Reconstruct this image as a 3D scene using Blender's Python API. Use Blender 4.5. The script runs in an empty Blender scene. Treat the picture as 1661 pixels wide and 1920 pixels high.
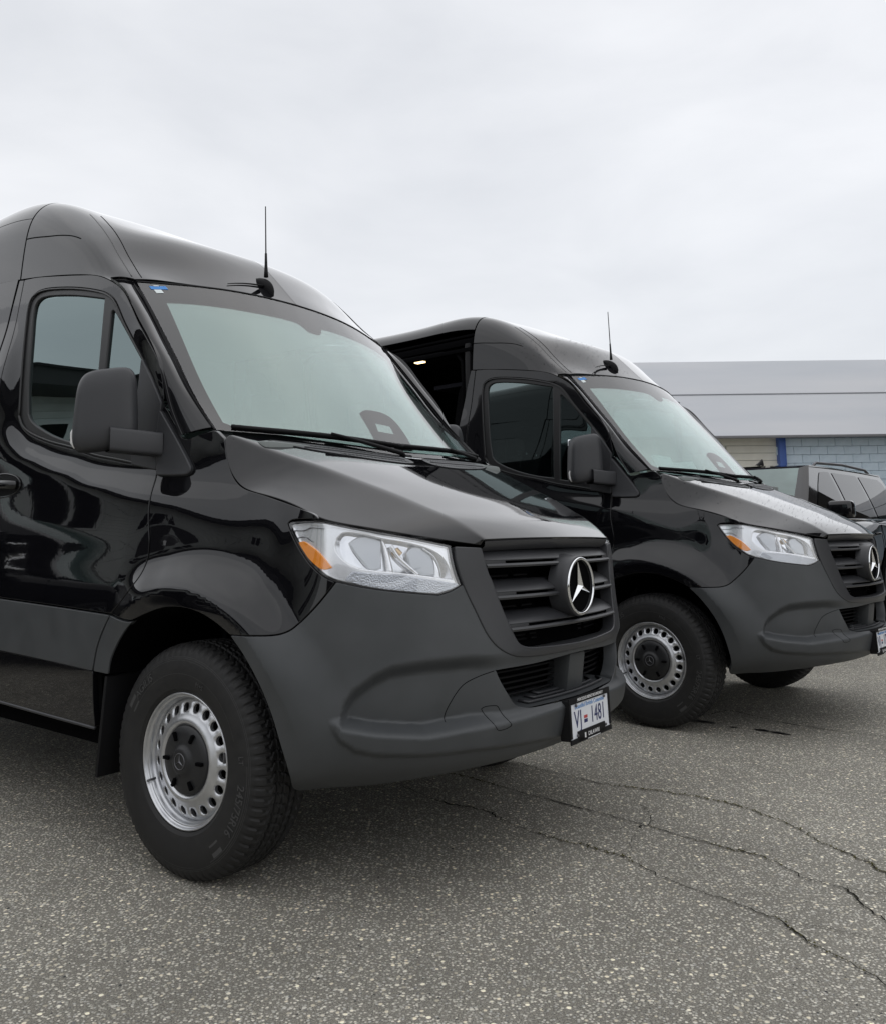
import bpy, bmesh, math, random
import numpy as np
from mathutils import Vector, Matrix, geometry
random.seed(4); rng=np.random.default_rng(7)
PI=math.pi
SC=bpy.context.scene; COL=SC.collection
# ------------------------------------------------------------------ camera, sky, sun, exposure
cd=bpy.data.cameras.new('camera'); cam=bpy.data.objects.new('camera',cd); COL.objects.link(cam); SC.camera=cam
W0,H0=1661.,1920.
F,CX,CY,PITCH,ROLL,CH=1610.657,835.213,790.121,.135614,-.011903,1.116216
cd.sensor_fit='VERTICAL'; cd.sensor_height=24.; cd.sensor_width=24.*W0/H0
cd.lens=F*24./H0
cd.shift_x=-(CX-W0/2)/H0; cd.shift_y=(CY-H0/2)/H0
cd.clip_start=.05; cd.clip_end=3000
cam.location=(0,0,CH)
_f=Vector((0,math.cos(PITCH),math.sin(PITCH))); _u=Vector((0,-math.sin(PITCH),math.cos(PITCH))); _r=Vector((1,0,0))
_r2=math.cos(ROLL)*_r+math.sin(ROLL)*_u; _u2=-math.sin(ROLL)*_r+math.cos(ROLL)*_u
cam.rotation_euler=Matrix((_r2,_u2,-_f)).transposed().to_euler()

wd=bpy.data.worlds.new('World'); SC.world=wd; wd.use_nodes=True
nt=wd.node_tree; nt.nodes.clear()
def N(t,**k):
    n=nt.nodes.new(t)
    for a,b in k.items(): setattr(n,a,b)
    return n
SUN_EL,SUN_ROT=math.radians(62),math.radians(35)
out=N('ShaderNodeOutputWorld'); add=N('ShaderNodeAddShader')
sky=N('ShaderNodeTexSky',sky_type='NISHITA',sun_disc=False,sun_elevation=SUN_EL,sun_rotation=SUN_ROT)
bg1=N('ShaderNodeBackground'); bg1.inputs['Strength'].default_value=.012
nt.links.new(sky.outputs[0],bg1.inputs[0])
tc=N('ShaderNodeTexCoord'); sep=N('ShaderNodeSeparateXYZ'); nt.links.new(tc.outputs['Generated'],sep.inputs[0])
mp=N('ShaderNodeMapping'); mp.inputs['Scale'].default_value=(1.6,1.6,4.2); nt.links.new(tc.outputs['Generated'],mp.inputs[0])
n1=N('ShaderNodeTexNoise'); n1.inputs['Scale'].default_value=1.7; n1.inputs['Detail'].default_value=7; n1.inputs['Roughness'].default_value=.5; n1.inputs['Distortion'].default_value=.25
nt.links.new(mp.outputs[0],n1.inputs['Vector'])
r1=N('ShaderNodeValToRGB'); e=r1.color_ramp.elements
e[0].position=.28; e[0].color=(.55,.558,.574,1); e[1].position=.70; e[1].color=(.69,.693,.702,1)
nt.links.new(n1.outputs[0],r1.inputs[0])
# overcast sky: even, a little brighter towards the top
mr=N('ShaderNodeMapRange'); mr.inputs['From Min'].default_value=0; mr.inputs['From Max'].default_value=1; mr.inputs['To Min'].default_value=.98; mr.inputs['To Max'].default_value=1.06
nt.links.new(sep.outputs['Z'],mr.inputs[0])
bg2=N('ShaderNodeBackground'); nt.links.new(r1.outputs[0],bg2.inputs[0]); nt.links.new(mr.outputs[0],bg2.inputs['Strength'])
nt.links.new(bg1.outputs[0],add.inputs[0]); nt.links.new(bg2.outputs[0],add.inputs[1]); nt.links.new(add.outputs[0],out.inputs[0])

sl=bpy.data.lights.new('sun','SUN'); sl.energy=.6; sl.angle=math.radians(170); sl.color=(1,.985,.97)
so=bpy.data.objects.new('sun',sl); COL.objects.link(so)
so.rotation_euler=(PI/2-SUN_EL,0,PI-SUN_ROT)
SC.view_settings.view_transform='Standard'; SC.view_settings.look='None'; SC.view_settings.gamma=1; SC.view_settings.exposure=.33
SC.view_settings.use_curve_mapping=False
SC.render.engine='CYCLES'
SC.cycles.max_bounces=10; SC.cycles.transparent_max_bounces=16; SC.cycles.glossy_bounces=5

# ------------------------------------------------------------------ materials
def mat(name,col,rough=.5,metal=0.,spec=.5,coat=0.,coat_r=.03,ior=1.5):
    m=bpy.data.materials.new(name); m.use_nodes=True; b=m.node_tree.nodes['Principled BSDF']
    b.inputs['Base Color'].default_value=(*col,1); b.inputs['Roughness'].default_value=rough; b.inputs['Metallic'].default_value=metal
    b.inputs['Specular IOR Level'].default_value=spec; b.inputs['Coat Weight'].default_value=coat; b.inputs['Coat Roughness'].default_value=coat_r; b.inputs['IOR'].default_value=ior
    return m
def nodes(m): return m.node_tree, m.node_tree.nodes['Principled BSDF']
def add_noise(m,scale,lo,hi,bump=0.,dist=.01,detail=4,vec='Object',stretch=None,rough=None):
    t,b=nodes(m); tc=t.nodes.new('ShaderNodeTexCoord'); n=t.nodes.new('ShaderNodeTexNoise'); n.inputs['Scale'].default_value=scale; n.inputs['Detail'].default_value=detail
    src=tc.outputs[vec]
    if stretch:
        mp=t.nodes.new('ShaderNodeMapping'); mp.inputs['Scale'].default_value=stretch; t.links.new(src,mp.inputs[0]); src=mp.outputs[0]
    t.links.new(src,n.inputs['Vector'])
    r=t.nodes.new('ShaderNodeValToRGB'); r.color_ramp.elements[0].position=.3; r.color_ramp.elements[1].position=.7
    r.color_ramp.elements[0].color=(*lo,1); r.color_ramp.elements[1].color=(*hi,1)
    t.links.new(n.outputs[0],r.inputs[0]); t.links.new(r.outputs[0],b.inputs['Base Color'])
    if bump:
        bp=t.nodes.new('ShaderNodeBump'); bp.inputs['Strength'].default_value=bump; bp.inputs['Distance'].default_value=dist
        t.links.new(n.outputs[0],bp.inputs['Height']); t.links.new(bp.outputs[0],b.inputs['Normal'])
    if rough:
        q=t.nodes.new('ShaderNodeMapRange'); q.inputs['To Min'].default_value=rough[0]; q.inputs['To Max'].default_value=rough[1]
        t.links.new(n.outputs[0],q.inputs[0]); t.links.new(q.outputs[0],b.inputs['Roughness'])
    return m
def glass(name,tint,gloss=.18,transp=.6,rough=.0,haze=0.,hazecol=(.6,.7,.68),gcol=(1,1,1)):
    """thin sheet of tinted glass: clear part, mirror part and optional pale haze mixed into the colour"""
    m=bpy.data.materials.new(name); m.use_nodes=True; t=m.node_tree; t.nodes.clear()
    o=t.nodes.new('ShaderNodeOutputMaterial'); tr=t.nodes.new('ShaderNodeBsdfTransparent'); tr.inputs[0].default_value=(*[c*transp for c in tint],1)
    gl=t.nodes.new('ShaderNodeBsdfGlossy'); gl.inputs['Roughness'].default_value=rough; gl.inputs[0].default_value=(*gcol,1)
    last=tr.outputs[0]
    if haze:
        df=t.nodes.new('ShaderNodeBsdfDiffuse'); df.inputs[0].default_value=(*hazecol,1)
        tl=t.nodes.new('ShaderNodeBsdfTranslucent'); tl.inputs[0].default_value=(*hazecol,1)
        ms=t.nodes.new('ShaderNodeMixShader'); ms.inputs[0].default_value=.35; t.links.new(df.outputs[0],ms.inputs[1]); t.links.new(tl.outputs[0],ms.inputs[2])
        tcx=t.nodes.new('ShaderNodeTexCoord'); nz=t.nodes.new('ShaderNodeTexNoise'); nz.inputs['Scale'].default_value=2.2; nz.inputs['Detail'].default_value=3
        t.links.new(tcx.outputs['Object'],nz.inputs['Vector'])
        mrr=t.nodes.new('ShaderNodeMapRange'); mrr.inputs['From Min'].default_value=.3; mrr.inputs['From Max'].default_value=.7; mrr.inputs['To Min'].default_value=haze*.75; mrr.inputs['To Max'].default_value=min(1,haze*1.2); t.links.new(nz.outputs[0],mrr.inputs[0])
        m2=t.nodes.new('ShaderNodeMixShader'); t.links.new(mrr.outputs[0],m2.inputs[0]); t.links.new(last,m2.inputs[1]); t.links.new(ms.outputs[0],m2.inputs[2]); last=m2.outputs[0]
    mix=t.nodes.new('ShaderNodeMixShader')
    fr=t.nodes.new('ShaderNodeFresnel')
    # a thin pane mirrors alike from both sides
    ge=t.nodes.new('ShaderNodeNewGeometry'); io=t.nodes.new('ShaderNodeMapRange'); io.inputs['To Min'].default_value=1.5; io.inputs['To Max'].default_value=1/1.5; t.links.new(ge.outputs['Backfacing'],io.inputs[0]); t.links.new(io.outputs[0],fr.inputs[0])
    mx=t.nodes.new('ShaderNodeMath'); mx.operation='ADD'; mx.use_clamp=True; mx.inputs[1].default_value=gloss
    t.links.new(fr.outputs[0],mx.inputs[0]); t.links.new(mx.outputs[0],mix.inputs[0])
    t.links.new(last,mix.inputs[1]); t.links.new(gl.outputs[0],mix.inputs[2]); t.links.new(mix.outputs[0],o.inputs[0])
    return m
M={}
def paint(name,wet=False):
    m=mat(name,(.0045,.0045,.0058),.05,0,.06,1.,.006); m.node_tree.nodes['Principled BSDF'].inputs['Coat IOR'].default_value=1.52
    t,b=nodes(m)
    tc=t.nodes.new('ShaderNodeTexCoord'); n=t.nodes.new('ShaderNodeTexNoise'); n.inputs['Scale'].default_value=55; n.inputs['Detail'].default_value=2
    t.links.new(tc.outputs['Object'],n.inputs['Vector'])
    bp=t.nodes.new('ShaderNodeBump'); bp.inputs['Strength'].default_value=.015; bp.inputs['Distance'].default_value=.003
    t.links.new(n.outputs[0],bp.inputs['Height']); t.links.new(bp.outputs[0],b.inputs['Normal']); t.links.new(bp.outputs[0],b.inputs['Coat Normal'])
    # light dust film
    d=t.nodes.new('ShaderNodeTexNoise'); d.inputs['Scale'].default_value=3.5; d.inputs['Detail'].default_value=9; d.inputs['Roughness'].default_value=.65
    t.links.new(tc.outputs['Object'],d.inputs['Vector'])
    q=t.nodes.new('ShaderNodeMapRange'); q.inputs['From Min'].default_value=.35; q.inputs['From Max'].default_value=.75; q.inputs['To Min'].default_value=.003; q.inputs['To Max'].default_value=.022
    t.links.new(d.outputs[0],q.inputs[0]); t.links.new(q.outputs[0],b.inputs['Coat Roughness'])
    return m
M['paint']=paint('black_paint')
M['plastic']=add_noise(mat('grey_plastic',(.055,.059,.062),.44,0,.5),7,(.049,.053,.056),(.062,.066,.070),.03,.002,14,rough=(.38,.56))
M['grille']=add_noise(mat('grille_plastic',(.036,.037,.041),.38,0,.5),700,(.032,.033,.036),(.041,.042,.046),.06,.001,2)
M['mirror_pl']=add_noise(mat('mirror_plastic',(.034,.035,.039),.42,0,.5),900,(.031,.032,.036),(.040,.041,.045),.09,.0012,2)
M['black']=mat('dark_plastic',(.006,.006,.007),.6,0,.25)
M['void']=mat('unlit_black',(.0025,.0025,.003),.9,0,.05)
M['seal']=mat('window_rubber',(.018,.018,.019),.38,0,.5)
M['rubber']=add_noise(mat('tyre_rubber',(.012,.012,.0125),.55,0,.45),38,(.0095,.0095,.010),(.018,.0175,.017),.12,.002,6,rough=(.5,.75))
M['rubber_letter']=mat('tyre_lettering',(.06,.06,.06),.5,0,.4)
M['silver']=add_noise(mat('wheel_silver',(.60,.61,.63),.32,.88,.5),25,(.54,.55,.57),(.66,.67,.69),.02,.001,5,rough=(.24,.40))
M['chrome']=mat('chrome',(.86,.87,.88),.07,1.)
M['bright']=mat('headlamp_silver',(.96,.96,.96),.26,.8)
M['lampcap']=mat('lamp_cap_grey',(.62,.64,.66),.18,.35)
M['amber_tint']=mat('warm_bulb',(.75,.55,.32),.15,.5)
M['white_pl']=mat('white_plastic',(.74,.74,.73),.35)
M['amber']=mat('amber_lens',(1.,.32,.01),.18,0,.6,.6,.02)
M['cap']=mat('hub_cap_plastic',(.016,.0165,.018),.42,0,.5)
M['steel']=mat('dull_steel',(.16,.16,.17),.45,.8)
M['ws']=glass('windshield_glass',(.88,.97,.95),.06,.85)
M['pale_pane']=glass('brightening_glass',(.80,.95,.92),.24,.85,.012,.16,(.80,.92,.90),gcol=(.86,1,.97))  # pale haze and teal mirror tint painted in to brighten the windscreen
M['suv_ws']=glass('suv_windshield_glass',(.88,.97,.95),.05,.62,0,.45,(.42,.62,.58))
M['side']=glass('side_window_glass',(.62,.76,.74),.20,.30,.0,gcol=(.80,.97,.97))
M['dark_glass']=glass('privacy_glass',(.4,.45,.46),.02,.10)
M['lens']=glass('headlamp_lens',(.97,.98,1.),.06,.99)
M['mirror_glass']=mat('mirror_glass',(.8,.82,.84),.02,1.)
M['seat']=add_noise(mat('seat_cloth',(.02,.02,.022),.9,0,.2),60,(.015,.015,.017),(.028,.028,.03),.2,.003)
M['dash']=mat('dashboard_plastic',(.22,.24,.235),.6,0,.3)
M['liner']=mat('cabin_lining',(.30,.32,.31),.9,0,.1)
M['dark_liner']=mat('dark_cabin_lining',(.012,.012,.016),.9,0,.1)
M['white']=mat('plate_white',(.78,.80,.84),.35)
M['navy']=mat('plate_navy',(.012,.02,.11),.4)
M['skyblue']=mat('plate_pale_blue',(.16,.33,.62),.4)
M['red']=mat('plate_red',(.5,.05,.05),.4)
M['letter_w']=mat('frame_lettering_white',(.8,.8,.8),.4)
M['sticker']=mat('blue_sticker',(.02,.22,.62),.4)
M['paper']=mat('white_paper',(.72,.78,.78),.7)
lm=bpy.data.materials.new('lamp_glow'); lm.use_nodes=True; lb=lm.node_tree.nodes['Principled BSDF']; lb.inputs['Base Color'].default_value=(1,.8,.5,1); lb.inputs['Emission Color'].default_value=(1,.72,.36,1); lb.inputs['Emission Strength'].default_value=3.0
M['lamp']=lm
# faceted mirror of the lamp bowls
m=mat('faceted_reflector',(.9,.9,.91),.06,1.); t,b=nodes(m)
tcx=t.nodes.new('ShaderNodeTexCoord'); mpp=t.nodes.new('ShaderNodeMapping'); mpp.inputs['Scale'].default_value=(1,1,.35); t.links.new(tcx.outputs['Object'],mpp.inputs[0]); wv=t.nodes.new('ShaderNodeTexVoronoi'); wv.inputs['Scale'].default_value=38; wv.feature='SMOOTH_F1'; wv.inputs['Smoothness'].default_value=.3
t.links.new(mpp.outputs[0],wv.inputs['Vector']); bp=t.nodes.new('ShaderNodeBump'); bp.inputs['Strength'].default_value=.10; bp.inputs['Distance'].default_value=.008
t.links.new(wv.outputs['Distance'],bp.inputs['Height']); t.links.new(bp.outputs[0],b.inputs['Normal']); M['facet']=m
# ribbed lower headlamp strip
m=mat('ribbed_lamp_strip',(.62,.64,.67),.22,.7); t,b=nodes(m)
tcx=t.nodes.new('ShaderNodeTexCoord'); wv=t.nodes.new('ShaderNodeTexVoronoi'); wv.inputs['Scale'].default_value=210
t.links.new(tcx.outputs['Object'],wv.inputs['Vector']); bp=t.nodes.new('ShaderNodeBump'); bp.inputs['Strength'].default_value=.4; bp.inputs['Distance'].default_value=.003
t.links.new(wv.outputs['Distance'],bp.inputs['Height']); t.links.new(bp.outputs[0],b.inputs['Normal']); M['ribbed']=m

# ------------------------------------------------------------------ mesh helpers
def mesh_obj(name,V,Fc,m,parent=None,nrm=None,smooth=True):
    me=bpy.data.meshes.new(name); me.from_pydata([tuple(map(float,v)) for v in V],[],[tuple(map(int,f)) for f in Fc]); me.update()
    if smooth: me.polygons.foreach_set('use_smooth',[True]*len(me.polygons))
    me.materials.append(m if not isinstance(m,str) else M[m])
    if nrm is not None: me.normals_split_custom_set_from_vertices([tuple(map(float,n)) for n in nrm])
    o=bpy.data.objects.new(name,me); COL.objects.link(o)
    if parent: o.parent=parent
    return o
def bm_obj(name,bm,m,parent=None,smooth=False,sharp=None):
    me=bpy.data.meshes.new(name); bm.to_mesh(me); bm.free()
    me.materials.append(m if not isinstance(m,str) else M[m])
    if smooth: me.polygons.foreach_set('use_smooth',[True]*len(me.polygons))
    if smooth and sharp: me.set_sharp_from_angle(angle=math.radians(sharp))
    o=bpy.data.objects.new(name,me); COL.objects.link(o)
    if parent: o.parent=parent
    return o
def box(bm,c,s,rot=None,bev=0.,seg=2):
    r=bmesh.ops.create_cube(bm,size=1); vs=r['verts']
    bmesh.ops.scale(bm,vec=s,verts=vs)
    if bev:
        es=list({e for v in vs for e in v.link_edges}); rr=bmesh.ops.bevel(bm,geom=es,offset=bev,segments=seg,affect='EDGES',profile=.6); vs=list({v for f in rr['faces'] for v in f.verts}|{v for v in vs if v.is_valid})
    if rot is not None: bmesh.ops.rotate(bm,cent=(0,0,0),matrix=rot,verts=vs)
    bmesh.ops.translate(bm,vec=c,verts=vs); return vs
def box_obj(name,c,s,m,parent=None,bev=.004,rot=None,seg=2):
    bm=bmesh.new(); box(bm,c,s,rot,bev,seg); return bm_obj(name,bm,m,parent,True,35)
def tube_mesh(P,R,n=8,cap=True):
    P=np.asarray(P,float); k=len(P); R=np.broadcast_to(np.asarray(R,float),(k,)); V=[];Fc=[]
    T=np.gradient(P,axis=0); T/=np.linalg.norm(T,axis=1)[:,None]+1e-12
    up=np.array([0,0,1.]) if abs(T[0][2])<.9 else np.array([1.,0,0])
    a=np.cross(T[0],up); a/=np.linalg.norm(a)
    for i in range(k):
        a=a-T[i]*np.dot(a,T[i]); a/=np.linalg.norm(a); b=np.cross(T[i],a)
        for j in range(n):
            t=2*PI*j/n; V.append(P[i]+R[i]*(math.cos(t)*a+math.sin(t)*b))
    for i in range(k-1):
        for j in range(n):
            Fc.append((i*n+j,i*n+(j+1)%n,(i+1)*n+(j+1)%n,(i+1)*n+j))
    if cap: Fc.append(tuple(range(n))[::-1]); Fc.append(tuple((k-1)*n+j for j in range(n)))
    return V,Fc
def tube(name,P,R,m,parent=None,n=8):
    V,Fc=tube_mesh(P,R,n); return mesh_obj(name,V,Fc,m,parent)
def grid_faces(nu,nv,flip=False,closed=False):
    Fc=[]
    for i in range(nu-1):
        for j in range(nv if closed else nv-1):
            k=(j+1)%nv; q=(i*nv+j,i*nv+k,(i+1)*nv+k,(i+1)*nv+j); Fc.append(q[::-1] if flip else q)
    return Fc
def grid_obj(name,P,m,parent=None,flip=False,closed=False):
    P=np.asarray(P); nu,nv=P.shape[:2]
    return mesh_obj(name,P.reshape(-1,3),grid_faces(nu,nv,flip,closed),m,parent)
def lathe_y(name,prof,m,parent=None,n=96,flip=False):
    """prof: list of (r,y); axis is y"""
    V=[];
    for r,y in prof:
        for j in range(n):
            t=2*PI*j/n; V.append((r*math.sin(t),y,r*math.cos(t)))
    return mesh_obj(name,V,grid_faces(len(prof),n,flip,True),m,parent)
def empty(name,loc=(0,0,0),rot=(0,0,0)):
    o=bpy.data.objects.new(name,None); o.empty_display_size=.2; COL.objects.link(o); o.location=loc; o.rotation_euler=rot; return o
def tag(o,label=None,cat=None,group=None,kind=None):
    for k,v in (('label',label),('category',cat),('group',group),('kind',kind)):
        if v: o[k]=v
    return o
def flatten(root):
    """thing > part > sub-part and no deeper"""
    def walk(o,top,mtx):
        for ch in list(o.children):
            mm=mtx@ch.matrix_basis; walk(ch,top,mm)
            ch.parent=top; ch.matrix_basis=mm
    for part in list(root.children):
        for sp in list(part.children):
            walk(sp,part,sp.matrix_basis.copy())
            for g in list(sp.children): pass
    # sub-parts that were only groups are no longer needed
    for part in list(root.children):
        for sp in list(part.children):
            if sp.type=='EMPTY' and not sp.children: bpy.data.objects.remove(sp)
def mirror_tree(o,parent):
    """the same part on the other side of the vehicle (y -> -y)"""
    c=o.copy(); COL.objects.link(c); c.parent=parent
    l=c.location.copy(); c.location=(l.x,-l.y,l.z)
    if o.type=='MESH':
        me=o.data.copy(); n=len(me.vertices); co=np.empty(n*3); me.vertices.foreach_get('co',co); co=co.reshape(-1,3); co[:,1]*=-1
        cn=None
        if me.has_custom_normals:
            nl=len(me.loops); cn=np.empty(nl*3); me.corner_normals.foreach_get('vector',cn); cn=cn.reshape(-1,3); vi=np.empty(nl,int); me.loops.foreach_get('vertex_index',vi); vn=np.zeros((n,3)); vn[vi]=cn; vn[:,1]*=-1
        me.vertices.foreach_set('co',co.ravel()); me.flip_normals(); me.update()
        if cn is not None: me.normals_split_custom_set_from_vertices([tuple(map(float,q)) for q in vn])
        c.data=me
    for ch in list(o.children): mirror_tree(ch,c)
    return c
def copy_tree(o,parent=None):
    c=o.copy(); COL.objects.link(c); c.parent=parent
    for ch in list(o.children): copy_tree(ch,c)
    return c
# text as flat raised letters, returned as (verts in text plane, faces)
def text_mesh(s,size,depth=.001,shear=0,spacing=1.):
    cu=bpy.data.curves.new('t','FONT'); cu.body=s; cu.size=size; cu.extrude=depth/2; cu.align_x='CENTER'; cu.align_y='CENTER'; cu.shear=shear; cu.space_character=spacing; cu.resolution_u=3
    o=bpy.data.objects.new('t',cu); COL.objects.link(o); dg=bpy.context.evaluated_depsgraph_get(); me=o.evaluated_get(dg).to_mesh()
    V=np.array([v.co[:] for v in me.vertices]); Fc=[tuple(p.vertices) for p in me.polygons]
    o.evaluated_get(dg).to_mesh_clear(); bpy.data.objects.remove(o); bpy.data.curves.remove(cu)
    return V,Fc

# ------------------------------------------------------------------ smooth surfaces and trimmed panels
# ---------- smooth side and nose surface of the van: S(s,z) ----------
# s runs from the nose centre line round the corner to the rear, z is height
NSE = 1.344           # s where the plain side starts, side: x = 0.3-(s-NSE)
def s_of_x(x): return NSE + .3 - x
S_COLS = [0,.25,.485,.631,.771,.899,1.002,1.140,1.243,1.344, s_of_x(.17),s_of_x(0),s_of_x(-.2),s_of_x(-.4),s_of_x(-.9),s_of_x(-1.4),s_of_x(-3),s_of_x(-4.6)]
YF = [0,.25,.48,.62,.74,.84,.905]
# rows: z, x at y=YF (7), then (x,y) for the next two columns, then y at x=.3,.17,0,-.2,-.4,-.9,-1.4,-3,-4.6
def _row(z,xf,c7,c8,ys,yf=None):
    p=[(x,y) for x,y in zip(xf,yf or YF)]+[c7,c8]
    p+=[(x,y) for x,y in zip((.3,.17,0,-.2,-.4,-.9,-1.4,-3,-4.6),ys)]
    return z,p
S_ROWS=[
_row(.30,(.78,.76,.69,.62,.55,.47,.42),(.36,.84),(.33,.86),(.88,.92,.95,.96,.96,.96,.96,.96,.95),(0,.25,.48,.60,.69,.75,.785)),
_row(.345,(.865,.85,.785,.715,.635,.555,.49),(.41,.895),(.355,.91),(.925,.945,.965,.972,.975,.975,.975,.975,.965),(0,.25,.48,.61,.715,.79,.84)),
_row(.39,(.945,.93,.872,.80,.72,.635,.56),(.46,.93),(.38,.95),(.96,.97,.98,.985,.985,.985,.985,.985,.975),(0,.25,.48,.62,.735,.825,.88)),
_row(.45,(.980,.966,.918,.855,.785,.70,.62),(.485,.955),(.39,.976),(.985,.99,.993,.993,.993,.993,.993,.993,.985),(0,.25,.48,.62,.74,.84,.898)),
_row(.52,(.996,.982,.933,.872,.808,.725,.645),(.495,.968),(.395,.988),(.996,.998,.998,.998,.998,.998,.998,.998,.99)),
_row(.60,(1.006,.992,.944,.884,.815,.735,.652),(.50,.972),(.40,.992),(1.0,1.003,1.003,1.003,1.003,1.003,1.003,1.003,.995)),
_row(.70,(1.008,.993,.945,.882,.81,.73,.650),(.50,.972),(.40,.992),(1.002,1.006,1.006,1.006,1.006,1.006,1.006,1.006,.998)),
_row(.82,(.995,.980,.930,.872,.80,.722,.645),(.50,.968),(.40,.988),(1.001,1.006,1.007,1.007,1.007,1.007,1.007,1.007,.998)),
_row(.95,(.975,.960,.912,.858,.788,.712,.636),(.50,.955),(.40,.978),(.992,1.0,1.003,1.004,1.004,1.004,1.004,1.004,.996)),
_row(1.06,(.955,.942,.900,.85,.778,.70,.625),(.495,.938),(.40,.960),(.955,.964,.972,.976,.977,.978,.978,.978,.97)),
_row(1.16,(.935,.922,.882,.832,.76,.68,.605),(.485,.918),(.40,.932),(.930,.938,.950,.957,.960,.961,.961,.961,.955)),
_row(1.26,(.91,.897,.857,.807,.735,.655,.58),(.47,.893),(.39,.90),(.900,.908,.925,.940,.946,.948,.948,.948,.943)),
_row(1.36,(.88,.867,.827,.777,.705,.625,.55),(.455,.865),(.38,.869),(.872,.882,.906,.928,.936,.938,.938,.938,.933)),
_row(1.46,(.85,.837,.797,.747,.675,.595,.52),(.44,.845),(.37,.849),(.852,.866,.897,.922,.932,.936,.937,.937,.932)),
_row(1.60,(.82,.807,.767,.717,.645,.565,.49),(.42,.83),(.36,.835),(.84,.858,.892,.920,.930,.934,.935,.935,.93)),
_row(1.85,(.80,.787,.747,.697,.625,.545,.47),(.42,.82),(.36,.825),(.83,.848,.880,.906,.916,.920,.921,.921,.915)),
_row(2.15,(.80,.787,.747,.697,.625,.545,.47),(.42,.80),(.36,.80),(.81,.83,.86,.885,.895,.899,.900,.900,.892)),
_row(2.40,(.80,.787,.747,.697,.625,.545,.47),(.42,.78),(.36,.78),(.79,.81,.84,.865,.874,.879,.880,.880,.872)),
]
def natspline(xk,yk,x):
    xk=np.asarray(xk,float); yk=np.asarray(yk,float); n=len(xk); sh=yk.shape[1:]
    yk=yk.reshape(n,-1); h=np.diff(xk)
    Am=np.zeros((n,n)); r=np.zeros_like(yk); Am[0,0]=Am[-1,-1]=1
    for i in range(1,n-1):
        Am[i,i-1]=h[i-1]; Am[i,i]=2*(h[i-1]+h[i]); Am[i,i+1]=h[i]
        r[i]=6*((yk[i+1]-yk[i])/h[i]-(yk[i]-yk[i-1])/h[i-1])
    m=np.linalg.solve(Am,r); x=np.asarray(x,float)
    i=np.clip(np.searchsorted(xk,x)-1,0,n-2); a=((xk[i+1]-x)/h[i])[:,None]; b=((x-xk[i])/h[i])[:,None]
    hh=h[i][:,None]
    out=a*yk[i]+b*yk[i+1]+((a**3-a)*m[i]+(b**3-b)*m[i+1])*hh*hh/6
    return out.reshape((len(x),)+sh)
DS=.01
SG=np.arange(0,s_of_x(-4.55),DS); ZG=np.arange(.30,2.40,DS)
def blur(a,ax,sg):
    k=np.arange(-int(3*sg),int(3*sg)+1); w=np.exp(-.5*(k/sg)**2); w/=w.sum()
    a=np.moveaxis(a,ax,0); n=len(a); r=len(k)//2
    first=2*a[:1]-a[1:r+1][::-1]; last=2*a[-1:]-a[-r-1:-1][::-1]
    p=np.concatenate([first,a,last]); o=sum(w[j]*p[j:j+n] for j in range(len(k)))
    return np.moveaxis(o,0,ax)
def make_S():
    zs=[r[0] for r in S_ROWS]; T=np.array([r[1] for r in S_ROWS])  # rows,cols,2
    # mirror about the nose so the centre line is smooth
    cols=np.array(S_COLS); cm=np.concatenate([-cols[3:0:-1],cols]); M=T[:,3:0:-1]*np.array([1,-1]); Tm=np.concatenate([M,T],1)
    g=natspline(zs,Tm,ZG)                 # nz,cols,2
    sgm=np.concatenate([-SG[30:0:-1],SG])
    g=natspline(cm,np.moveaxis(g,1,0),sgm)  # ns,nz,2
    g=blur(g,0,2.2); g=blur(g,1,1.8)
    h=blur(blur(g,0,6),1,3.5); w=np.clip((sgm-1.05)/.5,0,1); w=(w*w*(3-2*w))[:,None,None]; g=g*(1-w)+h*w
    return g[30:]
SGRID=make_S()
def _cub(t): return np.stack([-.5*t+t*t-.5*t**3,1-2.5*t*t+1.5*t**3,.5*t+2*t*t-1.5*t**3,-.5*t*t+.5*t**3],-1)
def S0(s,z):
    s=np.asarray(s,float); z=np.asarray(z,float)
    ns,nz,_=SGRID.shape
    sg=np.where(s<0,-1.,1.); s_=np.abs(s)
    fs=np.clip(s_/DS,1,ns-2.001); fz=np.clip((z-ZG[0])/DS,1,nz-2.001)
    i=fs.astype(int); j=fz.astype(int); i=np.clip(i,1,ns-3); j=np.clip(j,1,nz-3); ws=_cub(fs-i); wz=_cub(fz-j)
    out=np.zeros(s.shape+(2,))
    for a in range(4):
        for b in range(4):
            out+= (ws[...,a]*wz[...,b])[...,None]*SGRID[i+a-1,j+b-1]
    # tiny s near the nose: linear in y
    near=s_<DS
    out[...,1]=np.where(near,s_/DS*out[...,1],out[...,1])
    return np.stack([out[...,0],-sg*out[...,1],z],-1)     # right-hand side is -y
def patch(C,u,v):
    """bicubic interpolating patch; C[nu][nv][3], u,v in 0..1 by chord length"""
    C=np.asarray(C,float)
    ku=np.concatenate([[0],np.cumsum(np.linalg.norm(np.diff(C,axis=0),axis=2).mean(1))]); ku/=ku[-1]
    kv=np.concatenate([[0],np.cumsum(np.linalg.norm(np.diff(C,axis=1),axis=2).mean(0))]); kv/=kv[-1]
    g=natspline(ku,C,u); return np.moveaxis(natspline(kv,np.moveaxis(g,1,0),v),1,0)

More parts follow.
